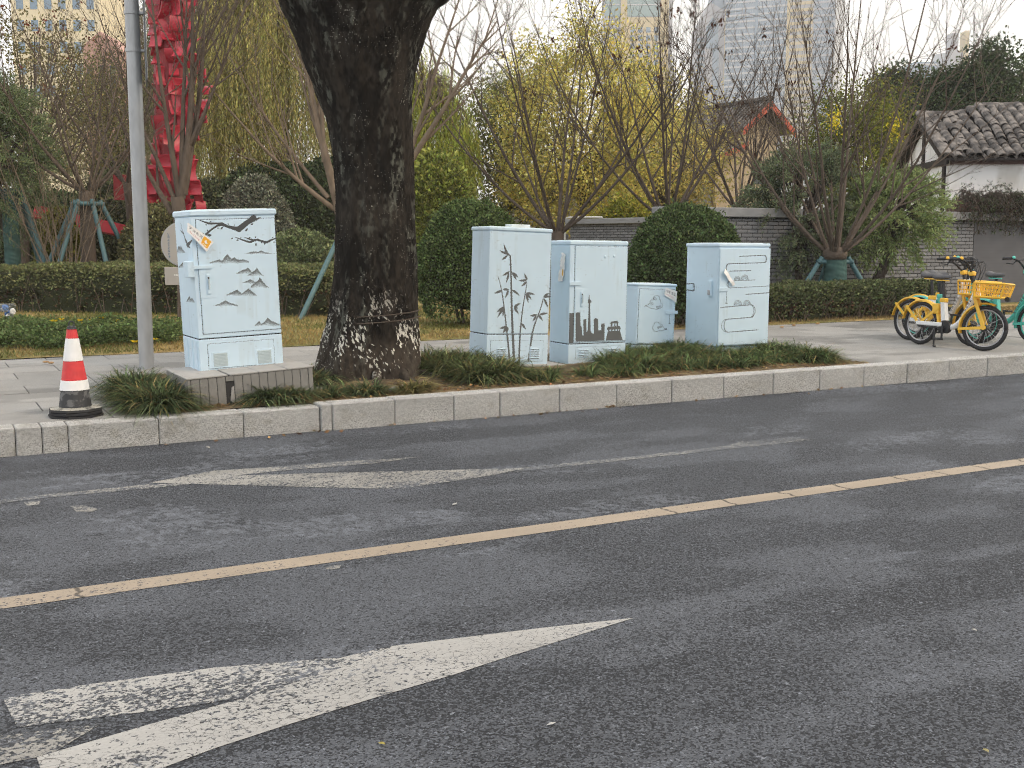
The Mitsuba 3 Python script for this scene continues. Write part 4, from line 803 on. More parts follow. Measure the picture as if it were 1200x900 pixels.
for i, (x, y) in enumerate(fl_px):
    D = 15.6 - max(0, (y - 380)) * 0.085; p = pt(x, y, D)
    kk = thing('yellow_flower', 'small yellow flower dotted over the leafy bed by the left pavement', 'flower', 'yellow flowers in the leafy bed')
    mb = MB(); m = 6; a = np.arange(m) * 2 * np.pi / m + i
    mb.add(*leaf_quads(np.tile(p, (m, 1)), np.column_stack([np.cos(a), np.sin(a), a * 0 + 0.45]), 0.052 * (0.8 + 0.5 * ((i * 37) % 10) / 10), 0.034, np.tile([[0.72, 0.52, 0.04]], (m, 1)), r3)); put_col('petals', mb, 'leaf', kk)
    put('stem', tubem([p - [0, 0, 0.25], p], 0.003, 4), 'bark_twig_dark', kk)

# clipped hedges and dome bushes: a solid core coloured dark for the shade within, leaves all over the outside
def hedge(label, poly, h, seed, nleaf, base, zb=0.2, hole=0.0, cat='hedge'):
    r = np.random.default_rng(seed); k = thing('hedge', label, cat)
    ip = poly.buffer(-0.16)
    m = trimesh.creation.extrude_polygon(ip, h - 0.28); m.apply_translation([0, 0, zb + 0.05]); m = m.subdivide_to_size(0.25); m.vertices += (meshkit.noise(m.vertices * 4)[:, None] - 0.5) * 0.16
    put('inside', m, 'shade_core', k)
    q = inside(poly, nleaf, r); from shapely import distance, points
    e = distance(poly.exterior, points(q)); top = h * (0.90 + 0.22 * (nz(q[:, 0], q[:, 1], 1.6, seed) - 0.5) * 2 * 0.5); side = e < 0.2
    z = np.where(side, zb + top * r.uniform(0.08, 1, nleaf) ** 0.7, zb + top - np.abs(r.normal(0, 0.10, nleaf)))
    c = tint(base, nleaf, r, 0.35); low = (z - zb) < h * 0.5; brown = low & (r.uniform(0, 1, nleaf) < hole); c[brown] = tint((0.085, 0.05, 0.035), brown.sum(), r, .3)
    keep = ~(low & (r.uniform(0, 1, nleaf) < hole * 0.7))
    mb = MB(); mb.add(*leaf_quads(np.column_stack([q, z])[keep], np.column_stack([r.normal(0, 1, nleaf), r.normal(0, 1, nleaf), r.uniform(-.2, 1.0, nleaf)])[keep], r.uniform(.04, .085, nleaf)[keep], 0.035, c[keep], r)); put_col('leaves', mb, 'leaf_thick', k)
    tw = MB(); nt = int(nleaf / 90); q = inside(poly, nt, r)
    for x, y in q:
        a = r.uniform(0, 2 * np.pi); L = h * r.uniform(.4, .85); tw.add(*tube([(x, y, zb), (x + .1 * math.cos(a), y + .1 * math.sin(a), zb + L * .5), (x + .25 * math.cos(a), y + .25 * math.sin(a), zb + L)], [0.012, 0.008, 0.004], 3, False))
    put('twigs', tw, 'bark_grey', k); return k
def strip_poly(pts, w):
    l = LineString(pts); return l.buffer(w / 2, cap_style=2, join_style=2)
hl = [gnd(x, D)[:2] for x, D in ((-160, 22.6), (80, 22.0), (250, 21.3), (420, 20.6))]
hedge('long loose clipped hedge across the lawn behind the cone and the pole', strip_poly(hl, 2.6).intersection(sbox(-20, 10, 40, 40)), 1.02, 31, 90000, (0.185, 0.20, 0.092), hole=0.55)
hr = [(10.6, 14.75), (14.0, 14.8), (16.75, 14.8)]
hedge('low dark glossy hedge in front of the grey brick wall', strip_poly(hr, 0.9), 0.70, 32, 46000, (0.125, 0.145, 0.072), hole=0.25)

def dome_bush(label, px, D, w, h, seed, base, name='round_bush', nleaf=30000, size=0.055, cat='bush', zb=0.22):
    r = np.random.default_rng(seed); k = thing(name, label, cat); c0 = gnd(px, D, zb); rx, hz_ = w / 2, h
    d = sphere_dirs(nleaf, r); d[:, 2] = np.abs(d[:, 2]) * 1.0 - 1.0 * (r.uniform(0, 1, nleaf) < 0.40) * r.uniform(0.1, 1, nleaf) ** 1.2; d = unit(d)
    rad = 1 + 0.13 * (meshkit.fbm(d * 4.2 + seed, 3) - 0.5) * 2 - np.abs(r.normal(0, 0.04, nleaf)) + 0.10 * (r.uniform(0, 1, nleaf) < 0.035) * r.uniform(0, 1, nleaf)
    cz = 0.42 * h; sc = np.where(d[:, 2:3] > 0, [[rx, rx, h - cz]], [[rx, rx, cz * 1.15]]); P = c0 + [0, 0, cz] + d * sc * rad[:, None]
    ok = P[:, 2] > zb + 0.08; mb = MB(); A = d * 0.8 + r.normal(0, .75, (nleaf, 3)); mb.add(*leaf_quads(P[ok], A[ok], r.uniform(.6, 1.25, ok.sum()) * size, size * 0.55, tint(base, ok.sum(), r, .45), r)); put_col('leaves', mb, 'leaf_thick', k)
    s = trimesh.creation.icosphere(4); v = s.vertices; v = v * np.where(v[:, 2:3] > 0, [[rx, rx, h - cz]], [[rx, rx, cz * 0.8]]) * 0.86 * (1 + 0.08 * (meshkit.fbm(v * 4 + seed, 3)[:, None] - 0.5)); s.vertices = v + c0 + [0, 0, cz + 0.03]; put('inside', s, 'shade_core', k)
    tw = MB()
    for i in range(7): a = i * 0.9; tw.add(*tube([c0 + [.15 * math.cos(a), .15 * math.sin(a), -0.05], c0 + [.4 * rx * math.cos(a), .4 * rx * math.sin(a), cz]], [0.03, 0.018], 5))
    put('stems', tw, 'bark_twig_dark', k); return k
dome_bush('dark clipped dome bush behind the bamboo cabinet', 551, 17.6, 1.72, 1.98, 41, (0.105, 0.145, 0.058))
dome_bush('dark clipped dome bush between the skyline and river line cabinets', 803, 18.2, 1.86, 1.95, 42, (0.092, 0.128, 0.055))
dome_bush('soft grey green mounded shrub on the lawn left of the big trunk', 352, 24.5, 1.75, 1.65, 43, (0.20, 0.235, 0.12), nleaf=26000, size=0.10, zb=0.15)
dome_bush('grey leaved rounded shrub above the mountain cabinet', 300, 26.0, 1.75, 2.85, 44, (0.21, 0.22, 0.165), nleaf=24000, size=0.08, zb=0.2)
dome_bush('bright green feathery bush right of the big trunk', 512, 25.5, 1.9, 3.3, 45, (0.25, 0.275, 0.075), nleaf=36000, size=0.13)
dome_bush('yellow green bush seen under the red beam', 70, 26.0, 1.0, 2.1, 46, (0.17, 0.17, 0.035), nleaf=9000, size=0.10)
dome_bush('olive twiggy shrub at the foot of the red sculpture', 190, 23.9, 1.7, 2.15, 47, (0.16, 0.155, 0.075), nleaf=16000, size=0.09)
dk = ((-40, 29.5, 3.6, 3.0), (50, 31, 4.2, 2.7), (165, 30, 3.8, 3.3), (255, 31, 3.6, 3.0), (330, 31.5, 4.2, 3.6), (400, 30.5, 4.4, 3.5), (470, 31, 3.8, 3.2))
for i, (x, D, w, h) in enumerate(dk): dome_bush('tall dark evergreen shrub in the shade behind the long hedge', x, D, w, h, 50 + i, (0.065, 0.085, 0.042) if i not in (2, 3) else (0.10, 0.11, 0.06), name='dark_shrub', nleaf=15000, size=0.13, cat='shrub')
for k, w_ in zip([q for q in labels if q.startswith('dark_shrub') and '__' not in q], ('behind the conifer at the left edge', 'behind the thin bare shoots', 'olive toned, right of the teal supports', 'olive toned, behind the red sculpture', 'behind the grey leaved shrub', 'close left of the big trunk', 'behind the feathery bush right of the big trunk')): labels[k] = {'label': 'tall dark evergreen shrub ' + w_, 'category': 'shrub', 'group': 'dark shrubs behind the long hedge'}


# ---- bare trees: straight rods fanning up from a low fork
def grow(base, d, L, r0, lv, r, out, twist=0.10, up=0.25, kids=(7, 5, 4), ang=(0.5, 0.55), shrink=0.5, first=None):
    n = 10 if lv == 0 else 7; p = [np.array(base, float)]; d = unit(d); k = r.normal(0, twist, 3); u0 = up if first is None else first
    for i in range(n - 1):
        d = unit(d + (k + r.normal(0, twist * 2.2, 3)) / n + np.array([0, 0, u0 / n * (1.6 - 1.2 * i / n)])); p.append(p[-1] + d * L / (n - 1))
    p = np.array(p); q_ = np.linspace(0, 1, n); out.append((lv, p, np.maximum(r0 * (1 - 0.86 * q_ ** 0.8), 0.0035)))
    if lv >= len(kids): return
    m = max(1, int(round(kids[lv] * r.uniform(.7, 1.25)))); ts = np.sort(r.uniform(0.18, 0.95, m))
    for t in ts:
        q = t * (n - 1); i = min(int(q), n - 2); b = p[i] + (p[i + 1] - p[i]) * (q - i); dd = unit(p[i + 1] - p[i]); s = unit(np.cross(dd, r.normal(size=3))); a = r.uniform(*ang)
        grow(b, dd * math.cos(a) + s * math.sin(a), L * shrink * r.uniform(.5, 1.3) * (1.15 - 0.6 * t), max(0.0035, (r0 * (1 - 0.75 * t)) * 0.6), lv + 1, r, out, twist, up, kids, ang, shrink)
def bare_tree(label, base, z0, zf, nst, Lst, lean, r_tr, r_st, seed, mat='bark_grey', kids=(7, 4, 2), wrap=False, name='bare_tree', lean_dir=None, group=None, extra=(), dead=0, rise=0.9, leafcol=None):
    r = np.random.default_rng(seed); k = thing(name, label, 'tree', group); out = []; base = np.array([base[0], base[1], z0])
    fork = np.array([base[0] + r.normal(0, .05), base[1] + r.normal(0, .05), zf])
    if r_tr:
        tp = smoothpath([base, base * 0.5 + fork * 0.5 + [r.normal(0, .03), 0, 0], fork], 9); tr = tubem(tp, np.linspace(r_tr * 1.15, r_tr * 0.95, 9), 12); put('trunk', tr, 'green_wrap' if wrap else mat, k, smooth=True)
        if wrap: put('trunk_top', tubem([fork - [0, 0, .12], fork, fork + [0, 0, .1]], [r_tr * 1.0, r_tr * 1.08, r_tr * 0.8], 12), mat, k, smooth=True)
    for i in range(nst):
        a = i * 2.399 + r.uniform(-.4, .4); l = lean * math.sqrt((i + 0.5) / nst) * r.uniform(.85, 1.1)
        b = fork + np.array([math.cos(a), math.sin(a), 0]) * (r_tr * 0.6 if r_tr else 0.16 * r.uniform(.3, 1.2)) - [0, 0, 0.02]
        grow(b, [math.sin(l) * math.cos(a), math.sin(l) * math.sin(a), math.cos(l)], Lst * r.uniform(.75, 1.1), r_st * r.uniform(.7, 1.1), 0, r, out, up=0.25, kids=kids, ang=(0.35, 0.85), first=rise * l)
    for b, d, L, rr_ in extra: grow(b, d, L, rr_, 0, r, out, up=0.3, kids=kids, ang=(0.3, 0.75))
    st, tw = MB(), MB()
    for lv, p, rad in out:
        if lv == 0: put('stem', tubem(p, rad, 8), mat, k, smooth=True)
        else: (st if lv == 1 else tw).add(*tube(p, rad, 5 if lv == 1 else 3, False))
    kk = put('branches', st, mat, k, smooth=True); labels[kk] = {'kind': 'stuff'}
    if tw.n: kk = put('twigs', tw, mat, k, smooth=True); labels[kk] = {'kind': 'stuff'}
    if dead:
        tips = np.array([p[-1] for lv, p, _ in out if lv >= 1]); sel = tips[r.choice(len(tips), min(dead, len(tips)), False)]; m = len(sel) * 6; C = np.repeat(sel, 6, 0) + r.normal(0, .05, (m, 3)); mb = MB()
        mb.add(*leaf_quads(C, np.column_stack([r.normal(0, .5, (m, 2)), -r.uniform(.3, 1.2, m)]), r.uniform(.06, .12, m), 0.045, tint(leafcol or (0.07, 0.035, 0.025), m, r, .3), r)); put_col('withered_leaves', mb, 'leaf', k)
    return k, fork
def props(label, fork, z, spread, ground_z, angs, r_=0.028, collar=0.16, name='tree_prop'):
    """slanting support poles tied to a collar round the trunk"""
    k = thing(name, label, 'tree support'); f = np.array([fork[0], fork[1], z])
    for j, a in enumerate(angs):
        d = np.array([math.cos(a), math.sin(a), 0]); top = f + d * collar; ft = f + d * spread; ft[2] = ground_z
        put('pole', tubem([ft - [0, 0, .1], top + [0, 0, .08]], r_, 10), 'teal_pole', k, smooth=True)
        a2 = angs[(j + 1) % len(angs)]; d2 = np.array([math.cos(a2), math.sin(a2), 0])
        put('cross_bar', tubem([f + d * (collar + .03) + unit(d - d2) * .07, f + d2 * (collar + .03) + unit(d2 - d) * .07], r_ * 0.95, 10), 'teal_pole', k, smooth=True)
    return k
view = lambda x: np.array([pt(x, 285, 1)[0], pt(x, 285, 1)[1]])
b6 = gnd(978, 20.5); z6 = hz(296, 20.5)
T6, f6 = bare_tree('bare many stemmed tree with green wrapped trunk before the brick wall', b6, 0.2, z6, 15, 5.3, 1.15, 0.21, 0.045, 61, kids=(7, 4, 2), wrap=True, dead=12)
props('teal support poles round the wrapped trunk before the brick wall', f6, hz(306, 20.75), 0.95, 0.3, [AZ + 1.75, AZ - 1.45, AZ + 0.2], 0.045, 0.25)
b5 = gnd(782, 21.5); bare_tree('dark bare tree fanning up behind the second dome bush', b5, 0.2, hz(258, 21.5), 10, 4.6, 1.05, 0.10, 0.036, 62, mat='bark_twig_dark', kids=(7, 4, 2), dead=26)
b4 = gnd(655, 21.0); bare_tree('dark bare tree fanning up behind the bamboo and skyline cabinets', b4, 0.2, hz(272, 21.0), 12, 5.2, 1.1, 0.13, 0.040, 63, mat='bark_twig_dark', kids=(7, 4, 2), dead=8)
b3 = gnd(403, 20.0); 
bare_tree('pale barked bare tree half hidden behind the big trunk', b3, 0.2, hz(262, 20.0), 0, 3.6, 0.8, 0.13, 0.06, 64, mat='bark_pale', kids=(6, 4, 2),
          extra=[(pt(403, 268, 20), pt(378, 165, 20) - pt(403, 268, 20), 3.8, 0.11), (pt(392, 245, 20), pt(255, 150, 19.6) - pt(392, 245, 20), 3.2, 0.05), (pt(385, 232, 20), pt(290, 130, 20.5) - pt(385, 232, 20), 3.2, 0.045), (pt(388, 215, 20), pt(340, 60, 20) - pt(388, 215, 20), 3.4, 0.05), (pt(380, 190, 20), pt(372, 40, 20) - pt(380, 190, 20), 3.2, 0.05),
                 (pt(430, 265, 20), pt(520, 150, 20) - pt(430, 265, 20), 4.2, 0.09), (pt(470, 212, 20), pt(545, 20, 20.3) - pt(470, 212, 20), 3.8, 0.06), (pt(455, 235, 20), pt(480, 60, 20) - pt(455, 235, 20), 3.6, 0.06)])
b2 = gnd(214, 19.0)
bare_tree('bare forked tree in front of the red sculpture', b2, 0.2, hz(232, 19.0), 0, 3.6, 0.8, 0.12, 0.06, 65, mat='bark_grey', kids=(7, 4, 2),
          extra=[(pt(212, 232, 19), pt(228, 130, 19) - pt(212, 232, 19), 4.0, 0.08), (pt(216, 228, 19), pt(250, 60, 19.3) - pt(216, 228, 19), 3.6, 0.06), (pt(210, 230, 19), pt(180, 90, 18.8) - pt(210, 230, 19), 3.6, 0.06), (pt(206, 236, 19), pt(150, 120, 19) - pt(206, 236, 19), 3.4, 0.045), (pt(202, 250, 19), pt(165, 190, 19) - pt(202, 250, 19), 2.4, 0.055), (pt(222, 170, 19), pt(300, 20, 19) - pt(222, 170, 19), 3.0, 0.04), (pt(214, 215, 19), pt(212, 20, 19) - pt(214, 215, 19), 3.6, 0.06)])
b1 = gnd(103, 23.6)
T1, f1 = bare_tree('grey bare tree with teal support poles at the far left', b1, 0.2, hz(225, 23.6), 10, 4.4, 1.25, 0.15, 0.042, 66, kids=(6, 4, 2))
props('teal support poles round the bare tree at the far left', f1, hz(240, 23.6), 1.25, 0.3, [AZ + 1.75, AZ - 1.2, AZ - 2.4, AZ + 2.7], 0.05, 0.24)
bare_tree('thicket of thin bare shoots rising over the long hedge at the left', gnd(78, 22.9), 0.3, 0.5, 13, 3.4, 0.45, 0, 0.022, 67, mat='bark_pale', kids=(6, 3), name='bare_shrub')
bare_tree('bare tree at the left edge behind the conifer', gnd(25, 27.0), 0.2, hz(205, 27), 7, 4.6, 1.0, 0.11, 0.036, 68, kids=(6, 3, 2), dead=40, leafcol=(0.16, 0.05, 0.03))
bare_tree('bare tree left of the pole in front of the pink wall', gnd(150, 26.0), 0.2, hz(215, 26), 6, 4.4, 1.0, 0.10, 0.036, 69, kids=(6, 3, 2), dead=10)
bare_tree('brown bare tree behind the second dome bush on its right', gnd(862, 26.5), 0.2, hz(245, 26.5), 8, 4.2, 0.95, 0.11, 0.04, 70, mat='bark_twig_dark', kids=(7, 5, 2), dead=14)
pb = thing('tree_prop', 'single slanting teal pole on the lawn against the left of the big trunk', 'tree support'); put('pole', tubem([at(350, 379, 0.2), pt(397, 278, 19.9)], 0.045, 10), 'teal_pole', pb, smooth=True); put('tie', tubem([pt(397, 278, 19.9), pt(410, 262, 20.0)], 0.05, 10), 'teal_pole', pb, smooth=True)


# ---- trees in leaf
def crown(name, label, px, D, x0, x1, y0, y1, seed, base, nclump, nleaf, size, asp=0.55, thick=None, mat='leaf', mix2=None, group=None, spread=0.34, trunk=True, cat='tree', mode=None, bark='bark_twig_dark', zb=0.2):
    """crown between image-sized bounds (metres at D), made of leaf clumps round limb ends"""
    r = np.random.default_rng(seed); k = thing(name, label, cat, group); c = gnd(px, D, zb); w = (x1 - x0) / FOC * D / 2; za, zb_ = hz(y1, D), hz(y0, D); cx = ((x0 + x1) / 2 - px) / FOC * D
    c0 = c + RT * cx; c0 = np.array([c0[0], c0[1], (za + zb_) / 2]); h = (zb_ - za) / 2; th = thick or w
    u = sphere_dirs(nclump, r) * r.uniform(0.25, 1, (nclump, 1)) ** 0.5; u *= 0.78 + 0.3 * meshkit.noise(u * 2.2 + seed)[:, None]
    P = c0 + u[:, :1] * RT * w + u[:, 1:2] * FH * th + u[:, 2:] * np.array([0, 0, h])
    if trunk:
        zt = za + 0.25 * h; put('trunk', tubem(smoothpath([c, c * 0.5 + np.array([c0[0], c0[1], zt]) * 0.5 + [.1, 0, 0], [c0[0], c0[1], zt]], 8), np.linspace(0.05 * w + .09, 0.03 * w + .05, 8), 10), bark, k, smooth=True)
        lm = MB()
        for q in P[::max(1, nclump // 60)]:
            b = np.array([c0[0], c0[1], min(zt, q[2])]) * 0.8 + q * 0.2; lm.add(*tube(smoothpath([np.array([c0[0], c0[1], zt - .3]), b + [0, 0, .2 * h], q], 6), np.linspace(0.05, 0.012, 6), 4, False))
        kk = put('limbs', lm, bark, k, smooth=True)
    per = nleaf // nclump; n = per * nclump; cl = np.repeat(P, per, 0); rel = r.normal(0, 1, (n, 3)) * np.repeat(r.uniform(.6, 1.3, nclump), per)[:, None] * spread
    col = np.broadcast_to(np.asarray(base, float), (nclump, 3)).copy()
    if mix2 is not None:
        t = np.clip(r.normal(0.5, .38, nclump), 0, 1)[:, None]; col = col * (1 - t) + np.asarray(mix2) * t
    C = tint(np.repeat(col, per, 0), n, r, .30, .06)
    if mode == 'spray':      # feathery: small leaves in rows along arching sprays
        out = np.repeat(unit(u * [1, 1, 1] + [0, 0, 0.35]), per, 0); out = out[:, :1] * RT + out[:, 1:2] * FH + out[:, 2:] * np.array([0, 0, 1]); t = r.uniform(0, 1, (n, 1))
        ph = np.repeat(r.integers(0, 10 ** 6, nclump * (per // 40 + 1)), 40)[:n]; rd = unit(np.column_stack([np.sin(ph * 1.7), np.sin(ph * 2.3 + 1), np.sin(ph * 3.1 + 2) * .6])); dirs = unit(out + 0.75 * rd)
        pos = cl + dirs * t * spread * 3.0 - np.array([0, 0, 1]) * (t ** 2) * spread * 0.9 + r.normal(0, .02, (n, 3)); A = dirs * 0.7 + r.normal(0, .55, (n, 3)) - [0, 0, .15]
    else: pos = cl + rel * [1, 1, .8]; A = rel / spread * 0.5 + r.normal(0, .8, (n, 3)) - [0, 0, .35]
    mb = MB(); mb.add(*leaf_quads(pos, A, r.uniform(.6, 1.3, n) * size, size * asp, C, r)); put_col('foliage', mb, mat, k); return k
def willow(label, px, D, x0, x1, y0, y1, seed, base, mix2, nstr, name='willow'):
    r = np.random.default_rng(seed); k = thing(name, label, 'tree'); c = gnd(px, D, 0.2); w = (x1 - x0) / FOC * D / 2; zt = hz(y0, D); zl = hz(y1, D); cx = c + RT * ((x0 + x1) / 2 - px) / FOC * D
    put('trunk', tubem(smoothpath([c, c * .5 + cx * .5 + [0, 0, 2.0], [cx[0], cx[1], zt - 1.6]], 8), np.linspace(.26, .12, 8), 10), 'bark_grey', k, smooth=True)
    u = r.uniform(-1, 1, (nstr, 2)); u /= np.maximum(1, np.linalg.norm(u, axis=1, keepdims=True)); q = np.linalg.norm(u, axis=1)
    top = np.column_stack([cx[0] + w * (u[:, 0] * RT[0] + u[:, 1] * FH[0]), cx[1] + w * (u[:, 0] * RT[1] + u[:, 1] * FH[1]), zt - (zt - zl) * 0.45 * q ** 2 - r.uniform(0, .5, nstr) * (zt - zl) * 0.5])
    lm = MB()
    for t in top[::6]: s = np.array([cx[0], cx[1], zt - 1.8]); lm.add(*tube(smoothpath([s, s * .5 + t * .5 + [0, 0, .5], t], 6), np.linspace(.05, .008, 6), 4, False))
    put('limbs', lm, 'bark_grey', k)
    m = 46; n = nstr * m; L = np.repeat((top[:, 2] - zl) * r.uniform(.35, 1.0, nstr), m); t = np.tile(np.linspace(0, 1, m), nstr); sw = np.repeat(r.normal(0, .18, (nstr, 2)), m, 0)
    P = np.repeat(top, m, 0); P = P + np.column_stack([sw * t[:, None] + r.normal(0, .025, (n, 2)), -t * L]); A = np.column_stack([r.normal(0, .35, (n, 2)), -np.ones(n)])
    cs = np.clip(r.normal(.5, .35, nstr), 0, 1)[:, None]; col = np.asarray(base) * (1 - cs) + np.asarray(mix2) * cs
    mb = MB(); mb.add(*leaf_quads(P, A, r.uniform(.10, .20, n), 0.034, tint(np.repeat(col, m, 0), n, r, .28), r)); put_col('hanging_leaves', mb, 'leaf', k)
willow('tall olive yellow willow between the red sculpture and the big trunk', 330, 34, 215, 460, -110, 250, 81, (0.31, 0.30, 0.12), (0.48, 0.43, 0.16), 1900)
willow('bright green weeping willow right of the big trunk', 500, 36, 440, 560, 55, 262, 82, (0.27, 0.34, 0.075), (0.46, 0.46, 0.10), 620)
crown('left_tree', 'olive brown tree in front of the pink gabled building', 120, 45, 60, 185, 70, 255, 98, (0.17, 0.16, 0.085), 130, 15000, 0.13, mix2=(0.24, 0.215, 0.11), spread=0.5)
willow('dim grey green willow over the red sculpture', 270, 40, 175, 340, -160, 225, 83, (0.22, 0.215, 0.12), (0.30, 0.275, 0.15), 1100)
crown('yellow_tree', 'tree with thinning yellow leaves behind the bamboo and skyline cabinets', 690, 36, 560, 800, 18, 290, 84, (0.38, 0.36, 0.12), 300, 36000, 0.115, mix2=(0.76, 0.65, 0.18), spread=0.31)
crown('yellow_tree', 'sparser yellow brown tree left of the red eaved pavilion', 775, 40, 690, 850, 88, 290, 85, (0.33, 0.30, 0.12), 140, 16000, 0.125, mix2=(0.62, 0.53, 0.18), spread=0.38)
crown('green_tree', 'thin green tree at the top left of the yellow trees', 590, 39, 535, 660, 70, 290, 86, (0.19, 0.21, 0.08), 130, 17000, 0.11, mix2=(0.19, 0.19, 0.05), spread=0.4)
crown('feathery_tree', 'grey green feathery tree behind the wrapped trunk', 925, 21.5, 880, 990, 160, 325, 87, (0.175, 0.205, 0.135), 90, 17000, 0.105, 0.24, mode='spray', spread=0.20, thick=0.35, mix2=(0.22, 0.26, 0.15))
crown('feathery_tree', 'light green feathery tree leaning over the brick wall', 1010, 21.4, 1000, 1096, 215, 280, 88, (0.23, 0.285, 0.125), 70, 15000, 0.105, 0.26, mode='spray', spread=0.20, thick=0.35, mix2=(0.34, 0.40, 0.18))
crown('back_tree', 'yellow green tree with clear yellow blooms behind the feathery tree', 1000, 38, 930, 1075, 100, 265, 89, (0.12, 0.15, 0.04), 120, 17000, 0.12, mix2=(0.24, 0.24, 0.05), spread=0.45)
for i, (px, D, x0, x1, y0, y1) in enumerate(((1060, 52, 1005, 1085, 88, 200), (1105, 50, 1060, 1150, 85, 205), (1150, 49, 1118, 1178, 52, 205), (1195, 51, 1160, 1260, 60, 205))):
    crown('dark_tree', ['low dark evergreen tree on the skyline left of the white house', 'dark evergreen tree right behind the tiled gable', 'tallest dark evergreen tree with a pointed top above the tiled roof', 'dark evergreen tree cut off by the right edge above the roof'][i], px, D, x0, x1, y0, y1, 90 + i, (0.045, 0.068, 0.034), 95, 17000, 0.17, 0.6, mix2=(0.075, 0.10, 0.045), group='dark evergreens behind the white house', spread=0.36, mat='leaf_thick')
crown('left_tree', 'greenish brown tree with a few red leaves at the far left', 60, 37, -60, 150, 20, 260, 95, (0.16, 0.155, 0.075), 120, 9000, 0.12, mix2=(0.24, 0.21, 0.09), spread=0.5)
crown('conifer', 'light green conifer with drooping sprays at the left edge', 14, 23.5, -45, 44, 95, 258, 96, (0.17, 0.215, 0.115), 150, 40000, 0.11, 0.16, mode='spray', spread=0.24, thick=0.9, mix2=(0.24, 0.29, 0.15))
cw = gnd(14, 23.5); put('wrapped_trunk', tubem([cw, [cw[0], cw[1], hz(225, 23.5)]], 0.16, 12), 'green_wrap', 'conifer', smooth=True)
props('teal support poles round the conifer at the left edge', cw, hz(225, 23.5), 0.9, 0.3, [AZ + 1.6, AZ - 1.5, AZ - 0.5], 0.05, 0.22)
for i, (x, y, D) in enumerate(((978, 140, 36), (1048, 147, 36))):
    r = np.random.default_rng(i); p = pt(x, y, D); m = 130; kk = thing('yellow_bloom', ['clear yellow flower cluster on the skyline left of the bare tree top', 'clear yellow flower cluster beside the gable of the white house'][i], 'blossom')
    mb = MB(); mb.add(*leaf_quads(p + r.normal(0, 1, (m, 3)) * [.13, .13, .22], r.normal(0, 1, (m, 3)), 0.10, 0.065, tint((0.74, 0.63, 0.06), m, r), r)); labels[put_col('petals', mb, 'leaf', kk)] = {'kind': 'stuff'}
crown('wall_shrub', 'bright yellow green shrub looking over the grey wall', 745, 33, 700, 780, 238, 275, 97, (0.20, 0.22, 0.035), 40, 7000, 0.11, spread=.22, mix2=(0.36, 0.32, 0.06), cat='shrub', thick=0.6)

# ------------------------------------------------------------------ grey brick walls
WY, WT = 16.35, 2.03                                  # the near wall runs along the street; top of the brickwork
def onY(x, y, Y): d = ray(x, y); return O + d * Y / d[1]
XP = onY(1140, 300, WY)[0]
wk = thing('brick_wall', 'grey brick wall with pale coping and a smooth painted panel behind the parked bicycles', 'wall')
put('core', bbox(11.8, 30.0, WY + 0.006, WY + 0.24, 0.1, WT), 'mortar', wk)
BL, BH = 0.252, 0.0735; r = np.random.default_rng(71); rows = int((WT - 0.2) / BH); bulk = MB(); cnt = 0
cells = []
for j in range(rows):
    z0 = WT - (j + 1) * BH; off = BL / 2 if j % 2 else 0.0
    xx = XP - off
    if off: cells.append((j, XP - off, XP, z0))
    while xx > 12.0: cells.append((j, xx - BL, xx, z0)); xx -= BL
shared = {}
cells.sort(key=lambda c: -(c[1] + (100 if c[3] > 0.72 else 0)))
for i, (j, a, b, z0) in enumerate(cells):
    m = bbox(a + 0.0085, b - 0.0085, WY + r.uniform(-0.003, 0.002), WY + 0.022, z0 + 0.008, z0 + BH - 0.008, 0.003)
    if i < 300: put('brick', m, f'brick_{r.integers(3)}', wk)
    else: bulk.tm(m)
kk = put('more_bricks', bulk, 'brick_1', wk); labels[kk] = {'kind': 'stuff'}
put('painted_panel', bbox(XP + 0.004, 30, WY - 0.004, WY + 0.02, 0.1, WT - 0.002), 'wall_plaster', wk, label='smooth dark grey painted stretch of wall')
put('coping', bbox(11.8, 30, WY - 0.09, WY + 0.33, WT, WT + 0.17, 0.012), 'coping', wk)
put('coping_drip', bbox(11.8, 30, WY - 0.03, WY + 0.25, WT - 0.03, WT - 0.002), 'mortar', wk)
# far wall, running away from the street
w0, w1 = gnd(668, 31.5), gnd(884, 27.0); dv = unit(w1 - w0); Lw = np.linalg.norm((w1 - w0)[:2]) + 3.5; nv = np.array([dv[1], -dv[0], 0]); nv = nv if nv @ FH < 0 else -nv
wto = frame_T(np.column_stack([dv, -nv, [0, 0, 1]]), (w0[0], w0[1], 0)); wk2 = thing('far_brick_wall', 'lower grey brick wall with grey coping between the skyline cabinet and the feathery tree', 'wall'); HT = hz(263.5, 31.5)
put('core', bbox(0, Lw, 0.006, 0.3, 0.1, HT), 'mortar', wk2, to=wto); mb = [MB(), MB(), MB()]
for j in range(int((HT - 0.3) / BH)):
    xx = -(BL / 2 if j % 2 else 0)
    while xx < Lw: mb[r.integers(3)].tm(bbox(max(xx, 0) + 0.009, min(xx + BL, Lw) - 0.009, r.uniform(-.003, .002), 0.025, HT - (j + 1) * BH + .0095, HT - j * BH - .0095)) if xx + BL > 0.03 else None; xx += BL
for i in range(3): kk = put('bricks', mb[i], f'brick_{i}', wk2, to=wto); labels[kk] = {'kind': 'stuff'}
put('coping', bbox(-0.1, Lw, -0.12, 0.42, HT, HT + 0.15, 0.015), 'coping', wk2, to=wto)
put('white_pipe', tubem(smoothpath([(-.12, -.05, 0.3), (-.14, -.06, HT - .3), (-.10, -.06, HT + .1), (0.05, -.1, HT + .19), (1.3, -.1, HT + .18)], 24), 0.025, 8), 'paper', wk2, to=wto, smooth=True)
